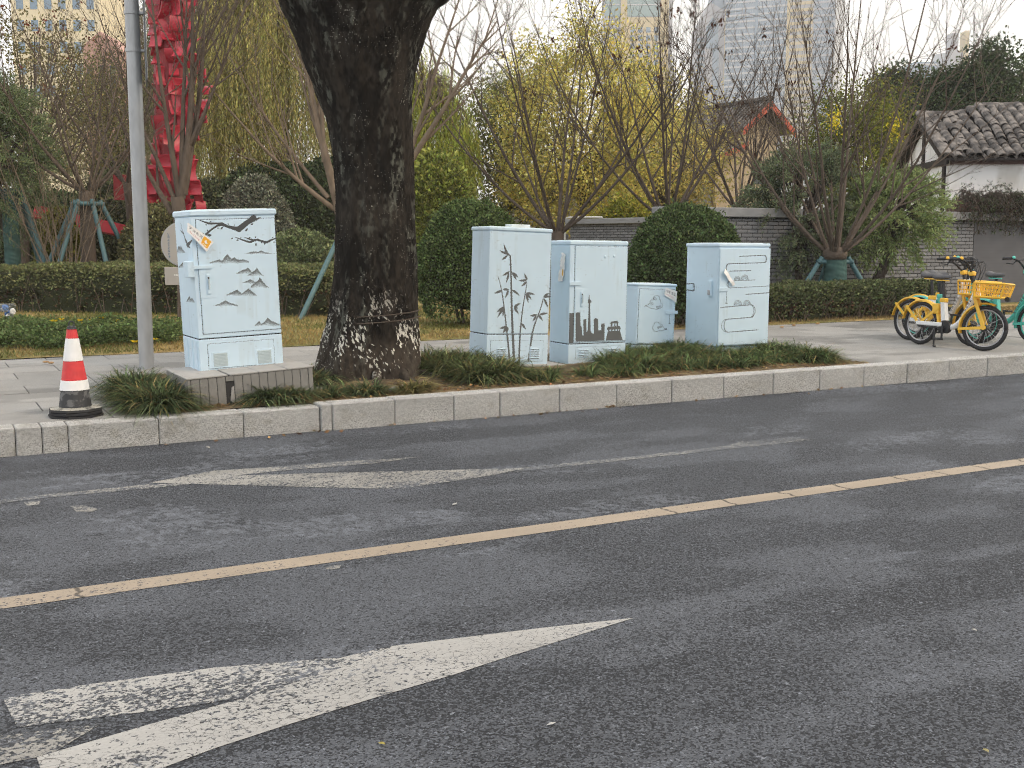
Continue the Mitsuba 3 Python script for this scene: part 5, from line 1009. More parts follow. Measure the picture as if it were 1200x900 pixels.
for i in range(9): put('side_board', bbox(-1.6 + i * .165, -1.6 + i * .165 + .155, 0.0, 0.05, 0.1, HT - 0.25, .006), 'grey_wall', wk2, to=wto)

# ------------------------------------------------------------------ white house with the tiled roof
HD = 26.0
hd = unit(RT * 1.0 + FH * (-0.10)); hb = np.array([-hd[1], hd[0], 0]); hb = hb if hb @ FH > 0 else -hb
h0 = gnd(1109, HD, 0.0); hto = frame_T(np.column_stack([hd, hb, [0, 0, 1]]), (h0[0], h0[1], 0))
hk = thing('white_house', 'old white walled house with dark timber gable and grey tiled roof behind the brick wall', 'house')
EZ, RZ, DEP, HL = hz(183, HD), hz(141, HD + 2.2), 4.6, 9.0
put('wall', bbox(0.0, HL, 0.02, 0.3, 0.1, EZ - 0.02), 'plaster_white', hk, to=hto)
gab = Polygon([(0.02, 0.1), (DEP - .25, 0.1), (DEP - .25, EZ - .1), (DEP / 2, RZ - .25), (0.02, EZ - .1)]); g = trimesh.creation.extrude_polygon(gab, 0.2, engine='earcut'); g.vertices = np.column_stack([g.vertices[:, 2], g.vertices[:, 0], g.vertices[:, 1]]); put('gable_wall', g, 'plaster_white', hk, to=hto)
put('timber_beam', bbox(-0.05, -0.002, 0.1, DEP - .1, EZ - 0.22, EZ - 0.06), 'timber_dark', hk, to=hto)
for y in (0.4, DEP / 2, DEP - .4): put('timber_post', bbox(-0.045, -0.001, y - .09, y + .09, 0.2, (EZ if y != DEP / 2 else RZ) - 0.22), 'timber_dark', hk, to=hto)
put('eave_beam', bbox(0.0, HL, -0.08, 0.015, EZ - 0.24, EZ - 0.06), 'timber_brown', hk, to=hto)
put('corner_post', bbox(-0.02, 0.16, -0.012, 0.018, 0.2, EZ - .24), 'plaster_white', hk, to=hto)
# roof: two slopes, the right part of the ridge stands higher
sl = math.atan2(RZ - EZ, DEP / 2)
rk = put('roof', trimesh.util.concatenate([trimesh.convex.convex_hull(np.array([[x, y, z] for x in (-0.16, HL) for y, z in ((-0.25, EZ - .12), (-0.25, EZ - .17), (DEP / 2, RZ), (DEP / 2, RZ - .06))])),
                                          trimesh.convex.convex_hull(np.array([[x, y, z] for x in (-0.16, HL) for y, z in ((DEP + .25, EZ - .12), (DEP + .25, EZ - .17), (DEP / 2, RZ), (DEP / 2, RZ - .06))]))]), 'timber_dark', hk, to=hto)
for s in (0, 1):
    y0_, y1_ = (-0.28, DEP / 2) if s == 0 else (DEP + .28, DEP / 2); put('barge_board', trimesh.convex.convex_hull(np.array([[x, y, z] for x in (-0.21, -0.165) for y, z in ((y0_, EZ - .16), (y0_, EZ - .30), (y1_, RZ + .02), (y1_, RZ - .16))])), 'timber_dark', rk if False else hk, to=hto)
r = np.random.default_rng(72); ntile = 0; rest = MB(); tiles = []
def tile(L, R_, k=5):
    th = np.linspace(0.05, np.pi - 0.05, k + 1); o = np.stack([np.cos(th) * R_, np.sin(th) * R_ * 0.8], 1); i = np.stack([np.cos(th) * (R_ - .014), np.sin(th) * (R_ - .014) * 0.8 - .004], 1)
    ring = np.vstack([o, i[::-1]]); n = len(ring); v = np.vstack([np.column_stack([ring[:, 0], np.zeros(n), ring[:, 1]]), np.column_stack([ring[:, 0] * .9, np.full(n, L), ring[:, 1] * .9])]); q = np.arange(n); f = np.vstack([np.stack([q, (q + 1) % n, (q + 1) % n + n], 1), np.stack([q, (q + 1) % n + n, q + n], 1)])
    cap = [(a, n - 1 - a, n - 2 - a) for a in range(k)] + [(a, n - 2 - a, a + 1) for a in range(k)]
    return v, np.vstack([f, np.array(cap)])
tv, tf = tile(0.27, 0.105); pitch = 0.225; step = 0.20
nr = int((DEP / 2 + 0.28) / math.cos(sl) / step)
for cidx in range(int((HL + 0.4) / pitch)):
    x = -0.09 + cidx * pitch; lift = 0.20 * np.clip((x - 0.7) / 0.5, 0, 1)
    for j in range(nr):
        t = j * step; raise_ = lift * np.clip((t - 0.4) / 1.0, 0, 1)
        jit = r.normal(0, .012, 3) * (2.2 if x < 0.9 else 1); e = sl + 0.05; ry = r.normal(0, .05)
        R3 = trimesh.transformations.euler_matrix(e, ry, r.normal(0, .04)); v = tv @ R3[:3, :3].T + [x + jit[0], -0.30 + t * math.cos(sl), EZ - .10 + t * math.sin(sl) + 0.02 + raise_ + jit[2] * .6]
        tiles.append((x * 0.02 + j * 0.001, v))
vis = sorted(tiles, key=lambda q: q[0])
for i, (_, v) in enumerate(vis):
    if i < 300: put('tile', trimesh.Trimesh(v, tf, process=False), 'roof_tile', rk, to=hto)
    else: rest.add(v, tf)
kk = put('more_tiles', rest, 'roof_tile', rk, to=hto); labels[kk] = {'kind': 'stuff'}
pan = MB()
for cidx in range(int((HL + 0.4) / pitch)): x = -0.09 + (cidx + .5) * pitch; pan.add(*tube([(x, -0.27, EZ - .10), (x, DEP / 2, RZ + .01)], 0.045, 4))
kk = put('pan_tiles', pan, 'roof_tile', rk, to=hto)
bk = MB()
for x in np.arange(-0.2, HL, 0.17):
    l_ = 0.20 * np.clip((x - 0.7) / 0.5, 0, 1)
    R3 = trimesh.transformations.euler_matrix(0, 0, -np.pi / 2); v = (tv * [1.1, .8, 1.1]) @ R3[:3, :3].T; bk.add(v + [x, DEP / 2, RZ + .05 + l_ + r.normal(0, .01)], tf)
for j in range(nr): t = j * step; v = tv @ trimesh.transformations.euler_matrix(sl + .05, 0, 0)[:3, :3].T; bk.add(v + [-.18, -.30 + t * math.cos(sl), EZ - .06 + t * math.sin(sl)], tf)
kk = put('ridge_tiles', bk, 'roof_tile', rk, to=hto); labels[kk] = {'kind': 'stuff'}
# back slope tiles in one piece
bs = MB()
for cidx in range(int((HL + 0.4) / pitch)): x = -0.09 + cidx * pitch; bs.add(*tube([(x, DEP + .27, EZ - .10), (x, DEP / 2, RZ + .05)], 0.1, 6))
put('back_slope_tiles', bs, 'roof_tile', rk, to=hto)
# planter box on the wall with hanging dry vines
vk = thing('wall_planter', 'terracotta planter box on top of the grey wall in front of the white house', 'planter')
px0 = onY(1117, 235, WY + .1)[0]
put('box', trimesh.util.concatenate([bbox(px0, 30, WY - .05, WY + .02, WT + .172, WT + .42, .01), bbox(px0, 30, WY + .24, WY + .30, WT + .172, WT + .42, .01), bbox(px0, px0 + .06, WY + .02, WY + .24, WT + .172, WT + .42, .01)]), 'timber_brown', vk); put('earth', bbox(px0 + .06, 30, WY + .02, WY + .24, WT + .2, WT + .38), 'soil_earth', vk)
r = np.random.default_rng(73); vn = thing('dry_vine', 'tangled brown and green vines hanging over the planter on the grey wall', 'vine'); st = MB(); lf = MB()
for i in range(420):
    x = r.uniform(px0 + .05, px0 + 6); b = np.array([x, WY + r.uniform(-.02, .2), WT + .36]); u = r.uniform(.05, .28); o = r.uniform(.1, .4); dn = r.uniform(.1, .62); sx_ = r.normal(0, .25)
    p = smoothpath([b, b + [sx_ * .3, -o * .4, u], b + [sx_ * .7, -o, u * .4 - dn * .3], b + [sx_, -o * 1.05, -dn]], 9); st.add(*tube(p, np.linspace(.008, .004, 9), 3, False)); m = 26; q = p[r.integers(2, 9, m)] + r.normal(0, .03, (m, 3)); lf.add(*leaf_quads(q, r.normal(0, 1, (m, 3)) - [0, 0, .8], r.uniform(.05, .11, m), .022, tint((0.07, 0.055, 0.045) if r.uniform() < .6 else (0.055, 0.07, 0.035), m, r, .3), r))
for i in range(9):
    x = px0 + .3 + i * .42 + r.normal(0, .1); b = np.array([x, WY + .1, WT + .35]); p = smoothpath([b, b + [.1, 0, .3], b + [.3 * r.choice([-1, 1]), -.05, .42]], 7); st.add(*tube(p, .008, 4, False)); m = 30; q = p[r.integers(3, 7, m)] + r.normal(0, .05, (m, 3)); lf.add(*leaf_quads(q, r.normal(0, 1, (m, 3)), .07, .02, tint((0.06, 0.075, 0.045), m, r, .3), r))
put('runners', st, 'bark_twig_dark', vn); put_col('leaves', lf, 'vine', vn)

# ------------------------------------------------------------------ pavilion with orange red barge boards, grey building, pink and cream blocks
PD = 48.0; pv = thing('pavilion', 'tan pavilion with dark tiled roof and orange red barge boards behind the yellow tree', 'pavilion'); S = PD / FOC
g0 = gnd(888, PD, 0.0); pd_ = unit(RT * 0.86 + FH * 0.5); pb_ = unit(-RT * 0.55 + FH * 0.9); pb_ = unit(pb_ - pd_ * (pb_ @ pd_)); pto = frame_T(np.column_stack([pd_, pb_, [0, 0, 1]]), (g0[0], g0[1], 0))
rz2, ez2, hw = hz(127, PD), hz(158, PD), 1.45
wallp = Polygon([(-1.05, 0.1), (0.95, 0.1), (0.95, ez2 + .15), (0, rz2 - .45), (-1.05, ez2 + .15)]); m = trimesh.creation.extrude_polygon(wallp, 5.0, engine='earcut'); m.vertices = np.column_stack([m.vertices[:, 0], m.vertices[:, 2], m.vertices[:, 1]]); put('wall', m, 'tan_wall', pv, to=pto)
for s in (-1, 1):
    put('roof_slope', trimesh.convex.convex_hull(np.array([[x, y, z] for y in (-0.55, 6.2) for x, z in ((0, rz2 + .1), (0, rz2 - .02), (s * hw, ez2 + .03), (s * hw, ez2 - .08))])), 'roof_tile', pv, to=pto)
    put('barge_board', trimesh.convex.convex_hull(np.array([[x, y, z] for y in (-0.62, -0.555) for x, z in ((0, rz2 + .06), (0, rz2 - .22), (s * hw * 1.02, ez2 + .0), (s * hw * 1.02, ez2 - .26))])), 'orange_trim', pv, to=pto)
    tl = MB()
    for y in np.arange(-0.5, 6.2, .24): tl.add(*tube([(0, y, rz2 + .1), (s * hw, y, ez2 + .03)], .07, 5))
    put('roof_tiles', tl, 'roof_tile', pv, to=pto)
put('ridge', bbox(-.12, .12, -.6, 6.3, rz2 + .1, rz2 + .28, .03), 'roof_tile', pv, to=pto)
lw = trimesh.convex.convex_hull(np.array([[x, y, z] for y in (-0.5, 5) for x, z in ((-1.2, ez2 - .55), (-1.2, ez2 - .65), (-2.6, ez2 - 1.15), (-2.6, ez2 - 1.25))])); put('lower_roof', lw, 'roof_tile', pv, to=pto)
put('barge_board', trimesh.convex.convex_hull(np.array([[x, y, z] for y in (-0.58, -0.505) for x, z in ((-1.2, ez2 - .5), (-1.2, ez2 - .75), (-2.65, ez2 - 1.1), (-2.65, ez2 - 1.32))])), 'orange_trim', pv, to=pto)
put('low_wall', bbox(-2.4, -1.052, 0.05, 4.6, 0.1, ez2 - .8), 'tan_wall', pv, to=pto)
for x, z in ((-.1, 4.4), (-.3, 2.4), (.45, 2.4)): put('window', bbox(x - .28, x + .28, -.03, -0.002, z - .35, z + .35, .01), 'window_dark', pv, to=pto)
gb = thing('grey_building', 'low grey building with dark windows half hidden behind the yellow trees', 'building'); q0 = gnd(590, 46, 0.0); gto = frame_T(np.column_stack([RT, FH, [0, 0, 1]]), (q0[0], q0[1], 0)); s46 = 46 / FOC
put('wall', bbox(0, 240 * s46, 0, 5, 0.1, hz(205, 46)), 'grey_wall', gb, to=gto); put('roof', bbox(-.3, 240 * s46 + .3, -.5, 5.3, hz(205, 46), hz(198, 46), .03), 'roof_tile', gb, to=gto)
for i, x in enumerate((15, 52, 102, 142, 178, 210)):
    wkk = put('window', bbox((x - 9) * s46, (x + 9) * s46, -.03, .0, hz(243, 46), hz(220, 46), .01), 'window_dark', gb, to=gto); put('frame', trimesh.util.concatenate([bbox((x - 10.5) * s46, (x - 9) * s46, -.06, -.002, hz(244.5, 46), hz(218.5, 46)), bbox((x + 9) * s46, (x + 10.5) * s46, -.06, -.002, hz(244.5, 46), hz(218.5, 46)), bbox((x - .6) * s46, (x + .6) * s46, -.055, -.031, hz(243, 46), hz(220, 46))]), 'coping', wkk, to=gto)
for x in (34, 72, 122, 160, 195): put('pier', bbox((x - 3) * s46, (x + 3) * s46, -.18, -.002, 0.1, hz(206, 46)), 'coping', gb, to=gto)
scene['pink_wall'] = princ((0.46, 0.29, 0.25), 0.8, 0.2); scene['cream_wall'] = princ((0.82, 0.72, 0.50), 0.8, 0.2)
kx = thing('pink_building', 'pinkish red gabled building behind the bare trees left of the pole', 'building'); q0 = gnd(108, 70, 0.0); s70 = 70 / FOC; kto = frame_T(np.column_stack([RT, FH, [0, 0, 1]]), (q0[0], q0[1], 0))
gp = Polygon([(0, 0.1), (42 * s70, 0.1), (42 * s70, hz(66, 70)), (20 * s70, hz(46, 70)), (0, hz(62, 70))]); m = trimesh.creation.extrude_polygon(gp, 8, engine='earcut'); m.vertices = np.column_stack([m.vertices[:, 0], m.vertices[:, 2], m.vertices[:, 1]]); m.invert(); put('wall', m, 'pink_wall', kx, to=kto)
for i in range(3): put('window', bbox((4 + 13 * i) * s70, (10 + 13 * i) * s70, -.05, -.001, hz(110, 70), hz(84, 70)), 'window_dark', kx, to=kto)
ky = thing('cream_building', 'cream apartment block at the top left behind the bare branches', 'building'); q0 = gnd(28, 120, 0.0); s12 = 120 / FOC; kto = frame_T(np.column_stack([RT, FH, [0, 0, 1]]), (q0[0], q0[1], 0))
put('wall', bbox(0, 100 * s12, 0, 10, 0.1, hz(-70, 120)), 'cream_wall', ky, to=kto)
for i in range(6):
    for j in range(8): put('window', bbox((6 + 16 * i) * s12, (14 + 16 * i) * s12, -.05, -.001, hz(-50 + 24 * j, 120), hz(-62 + 24 * j, 120)), 'tower_glass', ky, to=kto)

# ------------------------------------------------------------------ red ribbon sculpture and the red beam
SD = 25.0; sk_ = thing('red_sculpture', 'tall red sculpture of stacked bent steel plates behind the bare forked tree', 'sculpture'); r = np.random.default_rng(74)
core0 = gnd(200, SD); put('core', tubem(smoothpath([core0, pt(202, 200, SD), pt(198, 80, SD), pt(205, -60, SD), pt(210, -160, SD)], 30), np.linspace(.36, .28, 30), 14), 'red_dull', sk_, smooth=True)
def bent_plate(c, az, el, W_, L, rad, ang, t=0.02):
    """a plate W wide curled through ang round an axis across it"""
    n = 12; th = np.linspace(-ang / 2, ang / 2, n); prof = np.column_stack([rad * np.sin(th), rad * (np.cos(th) - 1)]); inn = np.column_stack([(rad - t) * np.sin(th), (rad - t) * np.cos(th) - rad])
    V = []
    for y in (-W_ / 2, W_ / 2):
        for q in (prof, inn): V += [(a, y, b) for a, b in q]
    V = np.array(V); f = []
    for i in range(n - 1):
        a, b, c_, d_ = i, i + n, i + 2 * n, i + 3 * n; f += [(a, a + 1, c_ + 1), (a, c_ + 1, c_), (b, d_, d_ + 1), (b, d_ + 1, b + 1), (a, b, b + 1), (a, b + 1, a + 1), (c_, c_ + 1, d_ + 1), (c_, d_ + 1, d_)]
    for i in (0, n - 1): a, b, c_, d_ = i, i + n, i + 2 * n, i + 3 * n; f += [(a, c_, d_), (a, d_, b)]
    M_ = trimesh.transformations.euler_matrix(0, el, az)[:3, :3]; return trimesh.Trimesh(V @ M_.T + c, np.array(f), process=False)
for lvl in range(24):
    y = 246 - lvl * 14.5; cxp = 207 + 7 * math.sin(lvl * .55 + 2.6); wdt = 22 + 4 * math.sin(lvl * .7 + 1)
    for q in range(4):
        off = (q - 1.5) / 1.5 * wdt; c = pt(cxp + off, y + r.uniform(-7, 7), SD - 0.50 + r.uniform(-.12, .2) + abs(q - 1.5) * .14)
        put('plate', bent_plate(c, AZ + (np.pi if r.uniform() < .5 else 0) + r.uniform(-1.1, 1.1), np.pi / 2 + r.uniform(-.8, .8), r.uniform(.18, .36), 0, r.uniform(.26, .5), r.uniform(0.8, 1.5), 0.03), 'red_paint', sk_, smooth=30)
bmk = thing('red_beam', 'red steel beam lying low behind the teal supports at the left', 'beam'); put('bar', tubem([pt(40, 248, 26.5), pt(150, 272, 27.5)], 0.20, 4), 'red_paint', bmk)
rh = thing('red_screen', 'dull red steel screen standing behind the street pole', 'screen'); c = pt(155, 222, 27); put('sheet', trimesh.convex.convex_hull(np.array([c + RT * a + FH * e + np.array([0, 0, b]) for a in (-.45, .6) for b in (-.25, .35) for e in (0, .08)])), 'red_dull', rh); put('post', tubem([c - [0, 0, c[2] - .2], c], .05, 8), 'red_dull', rh)

# round park sign behind the left cabinet
PD2 = 17.0; ks = thing('park_sign', 'round grey sign with small blue lettering, half hidden behind the mountain cabinet', 'sign'); c = pt(215, 286, PD2)
sto2 = frame_T(np.column_stack([RT, -np.array([0, 0, 1.0]) * 0 + FH, [0, 0, 1]]), (c[0], c[1], c[2])); R_ = 26 / FOC * PD2
def disc(r0, t, y): m = trimesh.creation.cylinder(r0, t, sections=48); m.vertices = np.column_stack([m.vertices[:, 0], y + m.vertices[:, 2], m.vertices[:, 1]]); m.invert(); return m
put('disc', disc(R_, .03, 0), 'galvanised', ks, to=sto2, smooth=30); scene['sign_face'] = diffuse((0.42, 0.40, 0.37)); put('face', disc(R_ * .95, .006, -.019), 'sign_face', ks, to=sto2)
scene['print_blue'] = diffuse((0.09, 0.17, 0.28)); gl = MB()
for i in range(9):
    p = affinity.translate(affinity.scale(glyph(200 + i), .034, .030, origin=(0, 0)), -18 / FOC * PD2, .13 - .042 * i); m = trimesh.util.concatenate([trimesh.creation.extrude_polygon(g, .002, engine='earcut') for g in getattr(p, 'geoms', [p])]); gl.add(np.column_stack([m.vertices[:, 0], -.0225 - m.vertices[:, 2], m.vertices[:, 1]]), m.faces)
put('lettering', gl, 'print_blue', ks, to=sto2)
zb2 = -(323 - 286) / FOC * PD2; put('lower_plate', bbox(-23 / FOC * PD2, 23 / FOC * PD2, -.015, .01, zb2 - 10.5 / FOC * PD2, zb2 + 10.5 / FOC * PD2, .004), 'sign_face', ks, to=sto2); put('dash', bbox(-12 / FOC * PD2, 6 / FOC * PD2, -.018, -.0145, zb2 + .006, zb2 + .022), 'paper', ks, to=sto2)
put('post', tubem([(0, .03, -c[2]), (0, .03, 0.1)], .03, 10), 'galvanised', ks, to=sto2, smooth=True)

# clear plastic drum left on the lawn
kb = thing('plastic_drum', 'clear plastic drum with blue wrapping inside on the lawn at the left edge', 'plastic drum'); c = gnd(4, 18.2, 0.24); dto = T().translate(c.tolist()) @ T().rotate([0, 0, 1], 30)
put('shell', lathe([(.001, 0), (.15, 0), (.165, .03), (.16, .1), (.165, .2), (.16, .28), (.13, .33), (.001, .335)], 28), 'clear_plastic', kb, smooth=True, to=dto)
r = np.random.default_rng(75)
for i in range(7): m = trimesh.creation.icosphere(2, .05); m.vertices *= 1 + .8 * (meshkit.noise(m.vertices * 30 + i)[:, None] - .5); m.apply_translation((r.uniform(-.07, .07), r.uniform(-.07, .07), .06 + .035 * i)); put('scrap', m, ['plastic_blue', 'paper', 'coping'][i % 3], kb, to=dto)

# ------------------------------------------------------------------ share bicycles
WB, WR = 1.03, 0.285
def ring_tube(R_, r_, k1=40, k2=8, arc_=None):
    th = np.linspace(0, 2 * np.pi, k1 + 1) if arc_ is None else np.linspace(*arc_, k1 + 1); return tubem(np.column_stack([R_ * np.cos(th), 0 * th, R_ * np.sin(th)]), r_, k2)
def mv(m, p): m = m.copy(); m.apply_translation(p); return m
def cyl_y(r_, L, k=16): m = trimesh.creation.cylinder(r_, L, sections=k); return trimesh.Trimesh(np.column_stack([m.vertices[:, 0], m.vertices[:, 2], -m.vertices[:, 1]]), m.faces, process=False)
def fender(a0, a1, R_, w):
    th = np.linspace(math.radians(a0), math.radians(a1), 26); V = []
    for t in th:
        for y, d in ((-w, -.018), (-w * .7, 0), (w * .7, 0), (w, -.018)): V.append(((R_ + d) * math.cos(t), y, (R_ + d) * math.sin(t)))
    f = []
    for i in range(25):
        for j in range(3): a = i * 4 + j; f += [(a, a + 1, a + 5), (a, a + 5, a + 4)]
    V = np.array(V); f = np.array(f); return trimesh.Trimesh(np.vstack([V, V * [.985, 1, .985]]), np.vstack([f, f[:, ::-1] + len(V)]), process=False)
_bike = {}
def bicycle(label, rear, head, col, frame_col, steer=0.0, lean=3.0, basket=True, spoke_n=20, rim_col='rubber'):
    k = thing('share_bicycle', label, 'bicycle', None); to = T().translate([rear[0], rear[1], ZK + 0.002]) @ T().rotate([0, 0, 1], math.degrees(head)) @ T().rotate([1, 0, 0], lean)
    fto = to @ T().translate([WB, 0, 0]) @ T().rotate([0, 0, 1], steer) @ T().translate([-WB, 0, 0])
    def P(name, key, make, m, parent=k, tt=to, smooth=30):
        if key not in _bike: _bike[key] = mikit.ply(make(), 'bike_black', smooth)
        d = dict(_bike[key]); d['bsdf'] = {'type': 'ref', 'id': m}; return put(name, d, m, parent, to=tt)
    def spokes(x):
        mb = MB()
        for i in range(spoke_n): a = i * 2 * np.pi / spoke_n; y = .03 * (1 if i % 2 else -1); mb.add(*tube([(x + .02 * math.cos(a + .5), y, WR + .02 * math.sin(a + .5)), (x + .232 * math.cos(a), 0, WR + .232 * math.sin(a))], 0.0022, 3, False))
        return mb.mesh()
    for nm, x, tt in (('rear_wheel', 0, to), ('front_wheel', WB, fto)):
        w = P(nm, 'tyre' + nm, lambda x=x: mv(ring_tube(WR - .026, .026, 48, 10), (x, 0, WR)), 'rubber', tt=tt, smooth=True)
        P('rim', 'rim' + nm, lambda x=x: mv(ring_tube(WR - .055, .011, 48, 6), (x, 0, WR)), 'chrome' if rim_col == 'rubber' else rim_col, w, tt, True); P('spokes', 'sp' + nm, lambda x=x: spokes(x), 'chrome', w, tt, False); P('hub', 'hub' + nm, lambda x=x: mv(cyl_y(.045 if x else .04, .10), (x, 0, WR)), 'bike_black', w, tt)
    P('main_frame', 'frame', lambda: trimesh.util.concatenate([tubem(smoothpath([(.30, 0, .275), (.43, 0, .262), (.55, 0, .275), (.66, 0, .37), (.76, 0, .55), (.845, 0, .735)], 24), np.linspace(.036, .033, 24), 12)]), frame_col, smooth=True)
    P('chain_stay', 'stay', lambda: trimesh.util.concatenate([bbox(-.03, .40, s * .062 - .014, s * .062 + .014, .262, .315, .008) for s in (-1, 1)]), frame_col)
    sp = P('seat_tube', 'seattube', lambda: trimesh.convex.convex_hull(np.array([[x + dx, y, z] for x, z, h in ((.405, .27, .036), (.345, .60, .030)) for dx in (-h, h) for y in (-.032, .032)])), frame_col); P('clamp', 'clamp', lambda: bbox(.300, .39, -.04, .04, .575, .635, .012), col, sp)
    P('seat_post', 'post', lambda: tubem([(.35, 0, .60), (.305, 0, .86)], .021, 12), 'bike_black', smooth=True)
    def saddle():
        n = 16; t = np.linspace(0, 1, n); L = .27; w = np.interp(t, [0, .08, .3, .6, .9, 1], [.05, .088, .085, .042, .028, .012]); h = np.interp(t, [0, .1, .4, 1], [.045, .065, .046, .028]); zc = np.interp(t, [0, .3, 1], [.012, 0, .012]); k_ = 14; th = np.arange(k_) * 2 * np.pi / k_
        v = np.stack([np.repeat((.165 + t * L)[:, None], k_, 1), w[:, None] * np.cos(th), .895 + zc[:, None] + h[:, None] * np.sin(th) * np.where(np.sin(th) < 0, .55, 1)], -1).reshape(-1, 3); f = []
        for i in range(n - 1):
            for j in range(k_): a = i * k_ + j; b = i * k_ + (j + 1) % k_; f += [(a, a + k_, b + k_), (a, b + k_, b)]
        return trimesh.convex.convex_hull(v) if False else trimesh.Trimesh(np.vstack([v, v[:k_].mean(0), v[-k_:].mean(0)]), np.vstack([f, [(j, (j + 1) % k_, n * k_) for j in range(k_)], [((j + 1) % k_ + (n - 1) * k_, j + (n - 1) * k_, n * k_ + 1) for j in range(k_)]]), process=False)
    sd_ = P('saddle', 'saddle', saddle, 'saddle_grey', smooth=True); P('saddle_base', 'saddleb', lambda: trimesh.convex.convex_hull(np.array([[x, y, z] for x, w in ((.22, .05), (.39, .018)) for y in (-w, w) for z in (.854, .868)])), col, sd_)
    P('rear_fender', 'rfend', lambda: mv(fender(-2, 172, WR + .035, .036), (0, 0, WR)), col, smooth=40)
    P('fender_stay', 'rst', lambda: trimesh.util.concatenate([trimesh.convex.convex_hull(np.array([[x + dx, s * .05 + dy, z + dz] for x, z in a for dx in (-.012, .012) for dy in (-.008, .008) for dz in (-.012, .012)])) for s in (-1, 1) for a in (((0, WR), (-.235, .50)), ((.04, WR + .02), (.30, .50)))]), col)
    P('lock_box', 'lock', lambda: trimesh.util.concatenate([bbox(.05, .17, .045, .085, .36, .50, .012), bbox(.20, .30, -.05, .05, .42, .56, .012)]), col)
    P('front_fender', 'ffend', lambda: mv(fender(70, 196, WR + .035, .036), (WB, 0, WR)), col, tt=fto, smooth=40)
    P('fork', 'fork', lambda: trimesh.util.concatenate([trimesh.convex.convex_hull(np.array([[x + dx, s * y + dy, z] for x, y, z, h in ((WB, .058, WR - .02, .014), (WB, .058, WR + .03, .016), (.885, .055, .665, .02)) for dx in (-h, h) for dy in (-.011, .011)])) for s in (-1, 1)] + [bbox(.86, .91, -.066, .066, .64, .69, .012)]), col, tt=fto)
    P('fender_bar', 'fbar', lambda: trimesh.util.concatenate([trimesh.convex.convex_hull(np.array([[x, s * .06 + dy, z + dz] for x, z in ((WB + .03, WR + .01), (WB - .31, WR - .03)) for dy in (-.009, .009) for dz in (-.018, .018)])) for s in (-1, 1)]), col, tt=fto)
    P('head_tube', 'head', lambda: tubem([(.885, 0, .66), (.83, 0, .86)], .034, 14), frame_col, smooth=True)
    hb_ = P('handlebar', 'hbar', lambda: trimesh.util.concatenate([tubem([(.835, 0, .84), (.80, 0, 1.0)], .024, 12), tubem(smoothpath([(.66, -.29, 1.12), (.72, -.27, 1.125), (.79, -.19, 1.09), (.81, -.07, 1.0), (.80, 0, .985), (.81, .07, 1.0), (.79, .19, 1.09), (.72, .27, 1.125), (.66, .29, 1.12)], 40), .013, 10)]), 'bike_black', tt=fto, smooth=True)
    for s in (-1, 1):
        P('grip', 'grip%d' % s, lambda s=s: tubem([(.73, s * .268, 1.125), (.62, s * .30, 1.118)], .019, 12), 'bike_black', hb_, fto, True); P('brake_lever', 'lev%d' % s, lambda s=s: tubem([(.77, s * .23, 1.10), (.745, s * .235, 1.05), (.66, s * .275, 1.06)], .007, 6), 'bike_black', hb_, fto, True)
    P('cable', 'cable', lambda: trimesh.util.concatenate([tubem(smoothpath([(.745, s * .235, 1.07), (.90, s * .16, 1.10), (.93, s * .07, .98), (.88, s * .03, .80), (.88, s * .05, .66)], 20), .0045, 5) for s in (-1, 1)]), 'bike_black', hb_, fto, True)
    P('bell', 'bell', lambda: mv(trimesh.creation.icosphere(2, .024), (.745, -.245, 1.135)), col, hb_, fto, True); P('clamp', 'hcl', lambda: bbox(.775, .845, -.05, .05, .93, .99, .014), col, hb_, fto)
    P('phone_holder', 'phone', lambda: trimesh.util.concatenate([bbox(.80, .83, -.05, .05, 1.06, 1.16, .01), tubem([(.805, 0, 1.0), (.815, 0, 1.08)], .012, 8)]), 'bike_black', hb_, fto)
    if basket:
        def bask():
            mb = []; z0, z1 = .665, .845; x0, x1 = .905, 1.24; f = lambda t: 1.0 + .16 * t
            def ringp(z): t = (z - z0) / (z1 - z0); a = f(t); cx_ = (x0 + x1) / 2 + .02 * t; hx, hy = (x1 - x0) / 2 * a * .93, .165 * a; return [(cx_ - hx, -hy, z), (cx_ + hx, -hy, z), (cx_ + hx, hy, z), (cx_ - hx, hy, z)]
            for z, h in ((z0 + .008, .013), (z0 + .07, .005), (z0 + .125, .005), (z1, .014)):
                q = ringp(z)
                for a, b in zip(q, q[1:] + q[:1]): mb.append(tubem([a, b], h, 4))
            lo, hi = ringp(z0), ringp(z1)
            for s in range(4):
                a0, a1, b0, b1 = map(np.array, (lo[s], lo[(s + 1) % 4], hi[s], hi[(s + 1) % 4])); m = 7
                for i in range(m): t = i / m; mb.append(tubem([a0 + (a1 - a0) * t, b0 + (b1 - b0) * t], .0052 if i else .012, 4))
            mb.append(bbox(x0 + .03, x1 - .01, -.15, .15, z0 - .006, z0 + .004, .003)); return trimesh.util.concatenate(mb)
        P('basket', 'basket', bask, col, tt=fto, smooth=False)
        P('headlight', 'light', lambda: mv(cyl_y(.03, .05), (1.27, 0, .66)), 'bike_black', tt=fto)
    ck_ = P('crank', 'crank', lambda: trimesh.util.concatenate([mv(cyl_y(.085, .06, 24), (.43, -.02, .262)), bbox(.415, .445, -.085, -.065, .10, .27, .006), bbox(.415, .445, .065, .085, .255, .425, .006)]), 'bike_black'); P('pedal', 'ped1', lambda: bbox(.38, .48, -.185, -.09, .09, .115, .006), 'bike_black', ck_); P('pedal', 'ped2', lambda: bbox(.38, .48, .09, .185, .41, .435, .006), 'bike_black', ck_)
